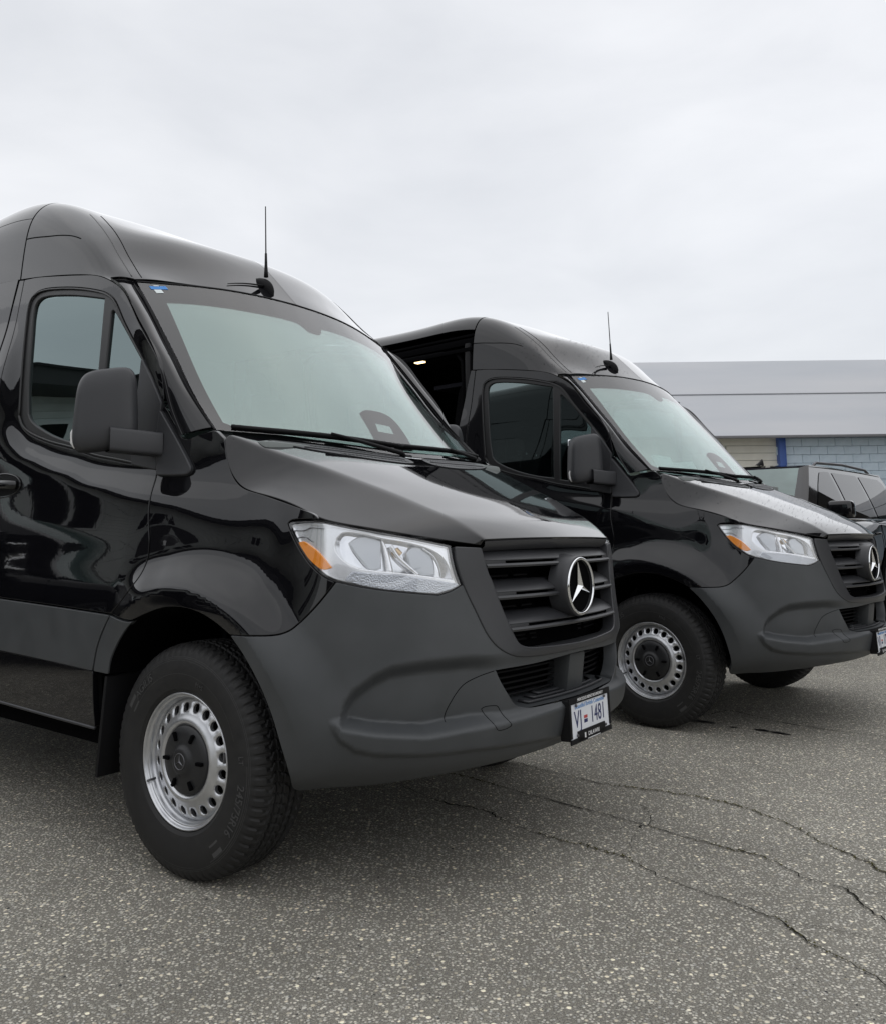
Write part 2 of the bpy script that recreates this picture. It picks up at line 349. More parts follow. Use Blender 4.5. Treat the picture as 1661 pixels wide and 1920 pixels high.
class Surf:
    """dense grid evaluated bicubically over a,b in [a0,a1]x[b0,b1]"""
    def __init__(self,G,a=(0,1),b=(0,1)): self.G=np.asarray(G,float); self.a=a; self.b=b
    def __call__(self,u,v):
        G=self.G; nu,nv=G.shape[:2]
        fu=np.clip((np.asarray(u,float)-self.a[0])/(self.a[1]-self.a[0])*(nu-1),0,nu-1); fv=np.clip((np.asarray(v,float)-self.b[0])/(self.b[1]-self.b[0])*(nv-1),0,nv-1)
        i=np.clip(fu.astype(int),0,nu-2); j=np.clip(fv.astype(int),0,nv-2); wu=_cub(fu-i); wv=_cub(fv-j)
        out=np.zeros(fu.shape+(3,))
        for p in range(4):
            ii=i+p-1
            for q in range(4):
                jj=j+q-1
                out+=(wu[...,p]*wv[...,q])[...,None]*self.get(ii,jj)
        return out
    def get(self,ii,jj):
        G=self.G; nu,nv=G.shape[:2]
        def row(ii,jc):
            lo=2*G[0,jc]-G[1,jc]; hi=2*G[nu-1,jc]-G[nu-2,jc]
            v=G[np.clip(ii,0,nu-1),jc]
            return np.where((ii<0)[...,None],lo,np.where((ii>nu-1)[...,None],hi,v))
        v=row(ii,np.clip(jj,0,nv-1))
        lo=2*row(ii,np.zeros_like(jj))-row(ii,np.ones_like(jj)); hi=2*row(ii,np.full_like(jj,nv-1))-row(ii,np.full_like(jj,nv-2))
        return np.where((jj<0)[...,None],lo,np.where((jj>nv-1)[...,None],hi,v))
def normals(f,a,b,ea=2e-3,eb=2e-3,sign=1):
    da=f(a+ea,b)-f(a-ea,b); db=f(a,b+eb)-f(a,b-eb); n=np.cross(da,db)*sign
    return n/(np.linalg.norm(n,axis=-1)[...,None]+1e-12)
def smooth_curve(pts,n):
    p=np.asarray(pts,float)
    if len(p)==2: 
        t=np.linspace(0,1,n)[:,None]; return p[0]*(1-t)+p[1]*t
    k=np.concatenate([[0],np.cumsum(np.linalg.norm(np.diff(p,axis=0),axis=1)**.5)])
    # cubic hermite with chord tangents
    m=np.gradient(p,axis=0); 
    for i in range(1,len(p)-1):
        h0=k[i]-k[i-1]; h1=k[i+1]-k[i]; d0=(p[i]-p[i-1])/h0; d1=(p[i+1]-p[i])/h1; m[i]=(d0*h1+d1*h0)/(h0+h1)
    m[0]=(p[1]-p[0])/(k[1]-k[0]); m[-1]=(p[-1]-p[-2])/(k[-1]-k[-2])
    x=np.linspace(0,k[-1],n); i=np.clip(np.searchsorted(k,x)-1,0,len(p)-2); h=(k[i+1]-k[i])[:,None]; t=((x-k[i])[:,None])/h
    return (2*t**3-3*t**2+1)*p[i]+(t**3-2*t**2+t)*h*m[i]+(-2*t**3+3*t**2)*p[i+1]+(t**3-t**2)*h*m[i+1]
def outline(curves,step):
    """join smooth pieces into one closed outline, corners where pieces meet"""
    out=[]
    for c in curves:
        c=np.asarray(c,float); L=np.linalg.norm(np.diff(c,axis=0),axis=1).sum(); n=max(2,int(math.ceil(L/step))+1)
        q=smooth_curve(c,n)
        if out and np.linalg.norm(q[0]-out[-1])<step*.3: q=q[1:]
        out+=list(q)
    if np.linalg.norm(out[0]-out[-1])<step*.3: out.pop()
    return np.array(out)
def area2(p): return np.sum(p[:,0]*np.roll(p[:,1],-1)-np.roll(p[:,0],-1)*p[:,1])
def inside(p,poly):
    x,y=p[:,0],p[:,1]; r=np.zeros(len(p),bool); a=poly; b=np.roll(poly,-1,axis=0)
    for (x0,y0),(x1,y1) in zip(a,b):
        if y0==y1: continue
        c=((y0>y)!=(y1>y)); xi=(x1-x0)*(y-y0)/(y1-y0)+x0; r^=c&(x<xi)
    return r
def dist_to(p,poly):
    a=poly; b=np.roll(poly,-1,axis=0); d=np.full(len(p),1e9)
    for q0,q1 in zip(a,b):
        e=q1-q0; t=np.clip(((p-q0)@e)/(e@e+1e-18),0,1); d=np.minimum(d,np.linalg.norm(p-q0-t[:,None]*e,axis=1))
    return d
def offset_poly(p,d):
    """move outline inwards by d"""
    s=1 if area2(p)>0 else -1
    e0=p-np.roll(p,1,axis=0); e1=np.roll(p,-1,axis=0)-p
    n0=np.stack([-e0[:,1],e0[:,0]],1)*s; n1=np.stack([-e1[:,1],e1[:,0]],1)*s
    n0/=np.linalg.norm(n0,axis=1)[:,None]+1e-12; n1/=np.linalg.norm(n1,axis=1)[:,None]+1e-12
    n=n0+n1; L=np.linalg.norm(n,axis=1)[:,None]+1e-9; n/=L; c=np.clip(np.sum(n*n0,1),.45,1)[:,None]
    return p+n*d/c
def panel(name,f,curves,m,parent,step=.014,extra=None,off=0.,gap=.002,rim=.014,holes=(),hole_rim=None,sign=1,scale=(1.,1.),edge=.0025,raw=None):
    """trimmed sheet of the surface f inside an outline, with a rounded returned edge"""
    poly=outline(curves,step) if raw is None else raw
    if gap: poly=offset_poly(poly,gap)
    hp=[offset_poly(outline(h,step),-gap) for h in holes]
    lo=poly.min(0); hi=poly.max(0)
    gx,gy=np.meshgrid(np.arange(lo[0],hi[0],step),np.arange(lo[1],hi[1],step*.9)); gx=gx+(np.arange(gx.shape[0])%2)[:,None]*step*.5
    pts=np.stack([gx.ravel(),gy.ravel()],1); k=inside(pts,poly)
    for h in hp: k&=~inside(pts,h)
    pts=pts[k]
    if extra is not None and len(extra):
        ke=inside(extra,poly)
        for h in hp: ke&=~inside(extra,h)
        extra=extra[ke]; cell=np.round(extra/(step*.6)).astype(int); occ=set(map(tuple,cell)); cp=np.round(pts/(step*.6)).astype(int); pts=pts[[tuple(c) not in occ for c in cp]]; pts=np.concatenate([pts,extra])
    for q in [poly]+hp:
        if len(pts): pts=pts[dist_to(pts,q)>step*.3]
    V2=[Vector((float(x),float(y))) for x,y in poly]; E=[(i,(i+1)%len(poly)) for i in range(len(poly))]; base=len(poly); loops=[(0,len(poly),poly,1)]
    for h in hp:
        V2+=[Vector((float(x),float(y))) for x,y in h]; E+=[(base+i,base+(i+1)%len(h)) for i in range(len(h))]; loops.append((base,len(h),h,-1)); base+=len(h)
    V2+=[Vector((float(x),float(y))) for x,y in pts]
    r=geometry.delaunay_2d_cdt(V2,E,[],0,1e-7); P=np.array([v[:] for v in r[0]]); T=np.array(r[2])
    cen=P[T].mean(1); k=inside(cen,poly)
    for h in hp: k&=~inside(cen,h)
    T=T[k]
    pos=f(P[:,0],P[:,1]); nr=normals(f,P[:,0],P[:,1],sign=sign)
    pos=pos+nr*off
    V=list(pos); NN=list(nr)
    t0=pos[T[0]] if len(T) else None
    # orient
    a=np.cross(pos[T[:,1]]-pos[T[:,0]],pos[T[:,2]]-pos[T[:,0]]); flip=np.sum(a*nr[T[:,0]])<0
    Fc=[tuple(t[::-1]) if flip else tuple(t) for t in T]
    if rim:
        for (b0,n,q,sg) in loops:
            rd=rim if sg==1 else (rim if hole_rim is None else hole_rim)
            A=f(q[:,0],q[:,1]); nA=normals(f,q[:,0],q[:,1],sign=sign); A=A+nA*off
            tg=np.roll(A,-1,axis=0)-np.roll(A,1,axis=0); tg/=np.linalg.norm(tg,axis=1)[:,None]+1e-12
            lat=np.cross(tg,nA); 
            s2=(1 if area2(q)>0 else -1)*sg
            # outward direction: away from panel
            cq=offset_poly(q,.002*sg); Cc=f(cq[:,0],cq[:,1])+nA*off; s3=np.sign(np.sum(lat*(A-Cc)))
            lat=lat*s3
            r1=A+lat*edge*.7-nA*edge*.3; r2=A+lat*edge-nA*edge; r3=r2-nA*rd
            b=len(V); V+=list(A)+list(r1)+list(r2)+list(r2)+list(r3); nm=(nA*.6+lat*.6); nm/=np.linalg.norm(nm,axis=1)[:,None]
            NN+=list(nA)+list(nm)+list(lat)+list(lat)+list(lat)
            for (p0,p1) in ((0,1),(1,2),(3,4)):
                for i in range(n):
                    j=(i+1)%n; qd=(b+p0*n+i,b+p0*n+j,b+p1*n+j,b+p1*n+i)
                    v=[np.array(V[x]) for x in qd]; fn=np.cross(v[1]-v[0],v[3]-v[0])
                    Fc.append(qd if np.dot(fn,NN[qd[0]]+NN[qd[2]])>0 else qd[::-1])
    return mesh_obj(name,V,Fc,m,parent,NN)
def sstep(x): x=np.clip(x,0,1); return x*x*(3-2*x)

# ------------------------------------------------------------------ the van: body surfaces
_WIN=np.array([(2.885,1.66),(2.907,1.882),(2.926,2.18),(2.868,2.246),(2.58,2.218),(2.301,2.139),(2.152,1.988),(2.013,1.828),(1.80,1.55),(1.60,1.42),(1.20,1.33),(1.20,1.305),(1.60,1.355),(1.80,1.372),(1.90,1.390),(2.0,1.400),(2.142,1.425),(2.285,1.451),(2.435,1.490),(2.63,1.533),(2.79,1.584),(2.85,1.62)])
def xs_of(s): return .3-(s-NSE)
_zl=np.array([(0,.546),(.14,.544),(.518,.532),(.73,.522),(.897,.541),(.986,.559),(.998,.576)])
_za=np.array([(.0,.73),(.48,.73),(.573,.736),(.726,.734),(.837,.724),(.898,.70),(.96,.661),(.989,.624),(.998,.576)])
_zb=np.array([(0,.403),(.3,.425),(.545,.439),(.708,.444),(.878,.459),(.944,.474),(.99,.505),(1.018,.54),(1.03,.562)])
def waist():
    S_,Z_=np.meshgrid(SG,ZG,indexing='ij'); q=np.stack([S_.ravel(),Z_.ravel()],1); dd=dist_to(q,_WIN); dd=np.where(inside(q,_WIN),0,dd)
    w=.027*sstep((dd-.004)/.115)*sstep((2.15-q[:,1])/.3)*sstep((q[:,0]-1.28)/.62)*sstep((q[:,1]-.92)/.28)
    w=blur(blur(w.reshape(S_.shape),0,4.5),1,2.2); return w
WST=waist()
def disp(s,z):
    s=np.atleast_1d(np.abs(np.asarray(s,float))); z=np.atleast_1d(np.asarray(z,float))
    # bumper: hollow over the ledge, proud lower bar
    zl=np.interp(s,_zl[:,0],_zl[:,1]); za=np.interp(s,_za[:,0],_za[:,1]); zb=np.interp(s,_zb[:,0],_zb[:,1])
    wl=sstep((1.006-s)/.03)
    dep=.040*sstep((s-.42)/.16)*.75+.012
    d=-dep*sstep((z-zl)/.024)*sstep((za+.012-z)/.05)*wl
    bar=sstep((z-zb)/.03)*sstep((zl+.010-z)/.020)*sstep((1.03-s)/.045)
    d=d+.024*bar
    # wheel arch flare
    x=xs_of(s); r=np.hypot(x,z-.385); up=sstep((z-.30)/.45); th=sstep((x+.42)/.25)
    A=(.006+.034*up)*th
    rim=sstep((.725-r)/.165)
    d=d+A*rim-.012*sstep((r-.50)/.06)*0
    d=d-np.clip(.562-r,0,.1)*.30*th*up
    # a little belly taken out of the fender so that the flare stands proud
    d=d-.022*sstep((x+.35)/.25)*np.exp(-((z-1.02)/.16)**2)*sstep((.62-x)/.2)
    # raised waist below and behind the side window
    fs=np.clip(s/DS,0,WST.shape[0]-2.001); fz=np.clip((z-ZG[0])/DS,0,WST.shape[1]-2.001); i=fs.astype(int); j=fz.astype(int); a=fs-i; c=fz-j
    d=d+(WST[i,j]*(1-a)*(1-c)+WST[i+1,j]*a*(1-c)+WST[i,j+1]*(1-a)*c+WST[i+1,j+1]*a*c)
    return d
def Sd(s,z):
    s=np.asarray(s,float); z=np.asarray(z,float); e=1e-3
    p=S0(s,z); a=S0(s+e,z)-S0(s-e,z); b=S0(s,z+e)-S0(s,z-e)
    n=np.cross(a,b); n/=np.linalg.norm(n,axis=-1)[...,None]+1e-12
    return p+n*_sg*disp(s,z)[...,None]
_n=normals(S0,np.array([2.0]),np.array([1.0]))[0]; _sg=1. if _n[1]<0 else -1.
SGN=_sg
NS=lambda s,z: normals(Sd,np.array([s]),np.array([z]),sign=SGN)[0]
# windscreen
def sym(row): return [tuple(p) for p in row]+[(p[0],-p[1],p[2]) for p in row[-2::-1]]
_ws=[[(-.600,-.81,2.200),(-.505,-.42,2.238),(-.470,0,2.250)],
     [(-.362,-.834,1.920),(-.250,-.43,1.955),(-.215,0,1.965)],
     [(-.178,-.855,1.700),(-.040,-.44,1.716),(0,0,1.720)],
     [(.010,-.874,1.515),(.155,-.45,1.483),(.200,0,1.466)]]
WS=Surf(patch([sym(r) for r in _ws],np.linspace(0,1,60),np.linspace(0,1,70)))
# roof: rows front to back, from the gutter over the door to the centre line
_rf=[[(-.641,-.895,2.195),(-.625,-.868,2.197),(-.608,-.83,2.205),(-.585,-.755,2.220),(-.553,-.60,2.232),(-.495,-.35,2.245),(-.470,0,2.254)],
     [(-.72,-.8925,2.228),(-.72,-.872,2.262),(-.715,-.838,2.29),(-.70,-.765,2.303),(-.67,-.6,2.332),(-.62,-.35,2.360),(-.595,0,2.382)],
     [(-.90,-.8905,2.270),(-.90,-.874,2.36),(-.89,-.840,2.43),(-.87,-.758,2.462),(-.84,-.6,2.500),(-.80,-.35,2.528),(-.78,0,2.540)],
     [(-1.08,-.888,2.300),(-1.08,-.873,2.43),(-1.07,-.838,2.535),(-1.05,-.752,2.592),(-1.03,-.6,2.614),(-1.0,-.35,2.622),(-.99,0,2.620)],
     [(-1.385,-.885,2.339),(-1.385,-.872,2.51),(-1.385,-.842,2.65),(-1.385,-.765,2.748),(-1.38,-.6,2.778),(-1.375,-.35,2.786),(-1.37,0,2.788)],
     [(-1.9,-.884,2.375),(-1.9,-.872,2.54),(-1.9,-.843,2.675),(-1.9,-.765,2.775),(-1.9,-.6,2.808),(-1.9,-.35,2.818),(-1.9,0,2.82)],
     [(-3.0,-.884,2.385),(-3.0,-.872,2.54),(-3.0,-.842,2.69),(-3.0,-.762,2.79),(-3.0,-.6,2.823),(-3.0,-.35,2.833),(-3.0,0,2.835)],
     [(-4.55,-.878,2.385),(-4.55,-.866,2.54),(-4.55,-.836,2.67),(-4.55,-.756,2.757),(-4.55,-.6,2.79),(-4.55,-.35,2.802),(-4.55,0,2.805)]]
_C=np.array(_rf); KU=np.concatenate([[0],np.cumsum(np.linalg.norm(np.diff(_C,axis=0),axis=2).mean(1))]); KU/=KU[-1]
KV=np.concatenate([[0],np.cumsum(np.linalg.norm(np.diff(_C,axis=1),axis=2).mean(0))]); KV/=KV[-1]
RF=Surf(patch(_C,np.linspace(0,1,240),np.linspace(0,1,60)))
def roof_u(x,v):  # row parameter at which the roof surface passes x at column v
    u=np.linspace(0,1,400); p=RF(u,np.full(400,v)); return float(np.interp(-x,-p[:,0],u))
# bonnet: flank from the shut line to the crease, top across
_sh=[(.078,-.881,1.478),(.095,-.885,1.408),(.137,-.891,1.341),(.189,-.895,1.301),(.315,-.90,1.267),(.469,-.904,1.223),(.572,-.906,1.184),(.685,-.834,1.156),(.777,-.723,1.132),(.897,-.475,1.094)]
_cr=[(.072,-.858,1.496),(.115,-.838,1.478),(.18,-.808,1.450),(.25,-.775,1.422),(.37,-.716,1.376),(.50,-.658,1.322),(.60,-.614,1.280),(.72,-.560,1.224),(.81,-.518,1.180),(.905,-.474,1.112)]
_mid=[(.176,-.42,1.478),(.21,-.42,1.463),(.26,-.41,1.441),(.32,-.40,1.416),(.43,-.38,1.369),(.56,-.35,1.311),(.65,-.33,1.269),(.76,-.31,1.216),(.845,-.29,1.174),(.932,-.25,1.116)]
_ctr=[(.215,0,1.466),(.245,0,1.452),(.29,0,1.432),(.35,0,1.407),(.46,0,1.360),(.59,0,1.303),(.68,0,1.262),(.785,0,1.211),(.865,0,1.171),(.948,0,1.117)]
def hood_grid():
    n=len(_sh); sh,cr,md,ct=map(np.array,(_sh,_cr,_mid,_ctr)); R=[]
    mir=np.array([1,-1,1.])
    for i in range(n):
        top=np.array([cr[i],md[i],ct[i],md[i]*mir,cr[i]*mir]); k=np.array([0,.5,1.,1.5,2.])
        T=natspline(k,top,np.linspace(0,2,81)); fl=np.linspace(0,1,16)[:-1,None]; fa=sh[i]+(cr[i]-sh[i])*fl
        R.append(np.concatenate([fa,T,(fa*mir)[::-1]]))
    G=np.array(R); k=np.concatenate([[0],np.cumsum(np.linalg.norm(np.diff(cr,axis=0),axis=1))]); k/=k[-1]
    G=natspline(k,G,np.linspace(0,1,90))
    e0,e1=G[:,:1].copy(),G[:,-1:].copy(); G=blur(G,1,1.1); return G
HD=Surf(hood_grid()); NVH=111; VC=15/(NVH-1)   # crease column
# A-pillar outer sheet
_po=[(-.641,-.895,2.195),(-.542,-.899,2.131),(-.414,-.908,1.98),(-.300,-.912,1.845),(-.232,-.916,1.73),(-.182,-.917,1.610),(-.114,-.915,1.500)]
_pi=[(-.612,-.815,2.206),(-.516,-.822,2.100),(-.362,-.836,1.920),(-.26,-.847,1.80),(-.178,-.857,1.700),(-.078,-.867,1.596),(.004,-.876,1.516)]
def pillar_grid():
    o,i=np.array(_po),np.array(_pi); m=(o+i)/2; m[:,1]-=.012; m[:,0]+=.012
    return patch(np.stack([o,m,i],1),np.linspace(0,1,50),np.linspace(0,1,12))
PL=Surf(pillar_grid())

# outlines in (s,z), measured on the van's side
O={}
O['seam']=[(1.881,1.611),(1.893,1.504),(1.883,1.371),(1.871,1.225),(1.852,1.115),(1.856,1.044),(1.869,.987),(1.932,.916),(2.022,.857)]
O['shut']=[(1.564,1.478),(1.547,1.408),(1.507,1.341),(1.455,1.301),(1.328,1.267),(1.148,1.223),(1.057,1.198),(1.035,1.181)]
O['bseam']=[(1.355,.819),(1.268,.820),(1.171,.826),(1.138,.839),(1.117,.857),(1.068,.907),(.999,.987)]
O['archtop']=[(1.851,.848),(1.769,.875),(1.685,.893),(1.58,.893),(1.5,.879),(1.426,.854),(1.355,.819)]
O['hl_left']=[(.999,.987),(1.034,1.002),(1.088,1.042),(1.132,1.088),(1.175,1.139),(1.200,1.172)]
O['hl_bot']=[(.999,.987),(.916,.969),(.848,.958),(.761,.947),(.665,.937)]
O['vout']=[(.596,1.090),(.594,1.047),(.574,.97),(.541,.892),(.496,.794),(.455,.754),(.399,.730),(.305,.720),(.15,.717),(0,.717)]
O['barch']=[(1.064,.336),(1.095,.35),(1.128,.406),(1.15,.483),(1.18,.578),(1.226,.671),(1.288,.753),(1.355,.819)]
O['bot']=[(0,.378),(.2,.378),(.422,.374),(.63,.358),(.80,.342),(1.064,.336)]
rev=lambda c: list(reversed(c)); neg=lambda c:[(-a,b) for a,b in c]

def van_wheel(parent):
    w=empty('wheel'); w.parent=parent
    # tyre: y = 0 is the rim flange plane, outwards is -y
    prof=[(.218,.016),(.226,-.002),(.236,-.010),(.262,-.0165),(.300,-.0185),(.335,-.014),(.356,-.006),(.366,.000),(.374,.008),(.3815,.020),(.3855,.036)]
    ys=np.concatenate([np.linspace(.041,.171,40)]); 
    left=prof; right=[(r,.212-y) for r,y in prof[::-1]]
    mid=[(.3855+.0022*math.sin(PI*(y-.036)/.14),y) for y in ys]
    allp=left+mid+right; NA=432
    R=np.array([p[0] for p in allp]); Y=np.array([p[1] for p in allp]); ang=np.arange(NA)/NA*2*PI
    rr=np.repeat(R[:,None],NA,1); k=np.arange(NA)
    for i,(r,y) in enumerate(allp):
        if .03<y<.182:
            g=min(abs(y-c) for c in (.062,.090,.122,.150))
            if g<.0042: rr[i]-=.0085
            else:
                lane=int(np.searchsorted((.062,.090,.122,.150),y)); ph=(k+lane*2+ (2*math.sin(y*140)))%6
                rr[i]-=np.where(ph<1.2,.006,0)
        elif y<=.03 and r>.352 or y>=.182 and r>.352:
            ph=k%6; rr[i]-=np.where(ph<1.5,.0055 if r>.362 else .003,0)
            if r<.38: pass
    P=np.stack([rr*np.sin(ang),np.repeat(Y[:,None],NA,1),rr*np.cos(ang)],-1)
    ty=grid_obj('tyre',P,'rubber',w,flip=False,closed=True)
    ty.data.set_sharp_from_angle(angle=math.radians(24))
    # thin moulded ring lines and the lettering on the sidewall
    def arc_text(s,size,r0,phi0,name='sidewall_lettering'):
        V,Fc=text_mesh(s,size,.0012); out=[]
        for x,yy,zz in V:
            r=r0+yy; ph=phi0+x/r0; sy=np.interp(r,[.236,.262,.300,.335,.356],[-.010,-.0165,-.0185,-.014,-.006]); out.append((r*math.sin(ph),sy-.0008-zz-.0006,r*math.cos(ph)))
        return out,[f[::-1] for f in Fc]
    V=[];Fc=[]
    for s,sz,r0,ph in (('AGILIS',.040,.308,math.radians(-42)),('245/75R16',.040,.308,math.radians(112)),('M+S',.022,.268,math.radians(20)),('LT',.026,.308,math.radians(82))):
        a,b=arc_text(s,sz,r0,ph); mesh_obj('sidewall_lettering',a,b,'rubber_letter',ty,smooth=False)
    V=[];Fc=[]
    def arc_band(r0,r1,p0,p1,h=.0008):
        n=len(V); K=40
        for i in range(K+1):
            ph=p0+(p1-p0)*i/K
            for r in (r0,r1):
                sy=np.interp(r,[.226,.236,.262,.300,.335,.356],[-.002,-.010,-.0165,-.0185,-.014,-.006]); V.append((r*math.sin(ph),sy-h,r*math.cos(ph)))
        for i in range(K): q=n+2*i; Fc.append((q,q+1,q+3,q+2))
    D=math.radians
    arc_band(.288,.328,D(-62),D(-53)); arc_band(.288,.328,D(137),D(146)); 
    arc_band(.330,.3315,D(-75),D(20)); arc_band(.330,.3315,D(85),D(150)); arc_band(.286,.2872,D(-60),D(70)); arc_band(.338,.339,0,2*PI); arc_band(.343,.344,0,2*PI); arc_band(.330,.3312,D(165),D(280))
    mesh_obj('sidewall_rings',V,Fc,'rubber_letter',ty,smooth=False)
    # steel rim with a ring of round holes
    rp=[(.2235,.004),(.2225,-.001),(.2195,-.0035),(.2170,-.002),(.2148,.005),(.2125,.0105),(.2100,.0115),(.2080,.0105),(.2062,.013),(.2045,.020),(.2030,.027),(.2005,.029),(.1995,.034),(.1985,.045),(.1985,.16)]
    rim=lathe_y('rim',rp,'silver',w,128,flip=True)
    bm=bmesh.new(); bm.from_mesh(rim.data)
    # disc with holes by constrained triangulation, then shaped
    def dprof(r): return np.interp(r,[.095,.112,.117,.124,.132,.142,.150,.185,.193,.199],[.024,.016,.009,.0045,.0055,.011,.015,.027,.033,.040])
    V2=[];E=[]
    def ring(r,n,cx=0,cz=0):
        b=len(V2)
        for i in range(n): V2.append(Vector((cx+r*math.cos(2*PI*i/n),cz+r*math.sin(2*PI*i/n))))
        E.extend((b+i,b+(i+1)%n) for i in range(n))
    for r in (.199,.192,.150,.142,.137,.132,.128,.124,.1205,.117,.112,.095): ring(r,80)
    H=[(.1700*math.cos(2*PI*(i+.5)/20),.1700*math.sin(2*PI*(i+.5)/20)) for i in range(20)]
    for cx,cz in H: ring(.0155,20,cx,cz); ring(.0180,20,cx,cz)
    r=geometry.delaunay_2d_cdt(V2,E,[],0,1e-7); P=np.array([v[:] for v in r[0]]); T=np.array(r[2]); c=P[T].mean(1)
    k=(np.hypot(c[:,0],c[:,1])<.199)&(np.hypot(c[:,0],c[:,1])>.095)
    for cx,cz in H: k&=np.hypot(c[:,0]-cx,c[:,1]-cz)>.0153
    T=T[k]; yy=dprof(np.hypot(P[:,0],P[:,1]))
    dh=np.min([np.hypot(P[:,0]-cx,P[:,1]-cz) for cx,cz in H],axis=0); yy=yy+np.where(dh<.0165,.004,0)
    V=np.stack([P[:,0],yy,P[:,1]],1); Fc=[]
    for t in T:
        a,b,cc=V[t]; Fc.append(tuple(t) if np.cross(b-a,cc-a)[1]<0 else tuple(t[::-1]))
    n0=len(V); V=list(V)
    for cx,cz in H:
        b=len(V); m_=18
        for q in (.0155,.0155):
            for i in range(m_):
                x=cx+q*math.cos(2*PI*i/m_); z=cz+q*math.sin(2*PI*i/m_); y0=float(dprof(math.hypot(x,z)))+.004; V.append((x,y0+(0 if len(V)<b+m_ else .012),z))
        for i in range(m_): j=(i+1)%m_; Fc.append((b+i,b+j,b+m_+j,b+m_+i)[::-1])
    mesh_obj('rim_disc',V,Fc,'silver',rim)
    # dark drum behind
    lathe_y('brake_drum',[(.0,.085),(.14,.085),(.16,.10),(.16,.14),(.19,.15),(.19,.20),(0,.20)],'black',w,40,flip=True)
    # hub cap with six slots and a small star
    cp=[(.1135,.030),(.113,.0185),(.109,.0145),(.085,.009),(.060,.005),(.050,.0035),(.043,-.004),(.034,-.008),(.031,-.0075),(.0,-.0072)]
    cp=[(r,y-.010) for r,y in cp]; hub=lathe_y('hub_cap',cp,'cap',w,72,flip=True)
    for i in range(6):
        bm=bmesh.new(); a=2*PI*i/6+.0; rot=Matrix.Rotation(-a,3,'Y')
        c=rot@Vector((.086,-.0045,0)); box(bm,c,(.030,.012,.011),rot,.002); bm_obj('cap_slot',bm,'void',hub,True,40)
    star3('cap_star',hub,.026,(0,-.0178,0),'steel',ring=True,thick=.003)
    tube('valve',[(-.176,.02,-.085),(-.178,-.002,-.087),(-.179,-.012,-.088)],.004,'steel',w,8)
    bm=bmesh.new(); box(bm,(.2085,.003,.036),(.008,.02,.034),None,.002); bm_obj('balance_weight',bm,'steel',w,True,40)
    return w
def star3(name,parent,R,loc,m,ring=False,thick=.006,face=None):
    """three-pointed star in the xz plane, front towards -y"""
    V=[];Fc=[]
    for k in range(3):
        a=PI/2+k*2*PI/3; b1,b2=a+PI/3,a-PI/3; ri=R*.13
        tip=(R*.93*math.cos(a),-thick*.35,R*.93*math.sin(a)); l=(ri*math.cos(b1),0,ri*math.sin(b1)); r=(ri*math.cos(b2),0,ri*math.sin(b2)); c=(0,-thick*1.6,0)
        n=len(V); V+=[tip,l,c,tip,c,r]; 
        for q in ((n,n+1,n+2),(n+3,n+4,n+5)):
            p=[np.array(V[i]) for i in q]; Fc.append(q if np.cross(p[1]-p[0],p[2]-p[0])[1]<0 else q[::-1])
    o=mesh_obj(name,V,Fc,m,parent,smooth=False); o.location=loc
    if ring:
        P=[(R*math.cos(t),0,R*math.sin(t)) for t in np.linspace(0,2*PI,49)]
        V,Fc=tube_mesh(P,R*.075,10,cap=False); q=mesh_obj(name+'_ring',V,Fc,m,parent); q.location=loc
    return o
def plane_frame(c,n,up=(0,0,1)):
    n=Vector(n).normalized(); x=Vector(up).cross(n).normalized(); y=n.cross(x); return Matrix((x,y,n)).transposed().to_4x4(), Vector(c)

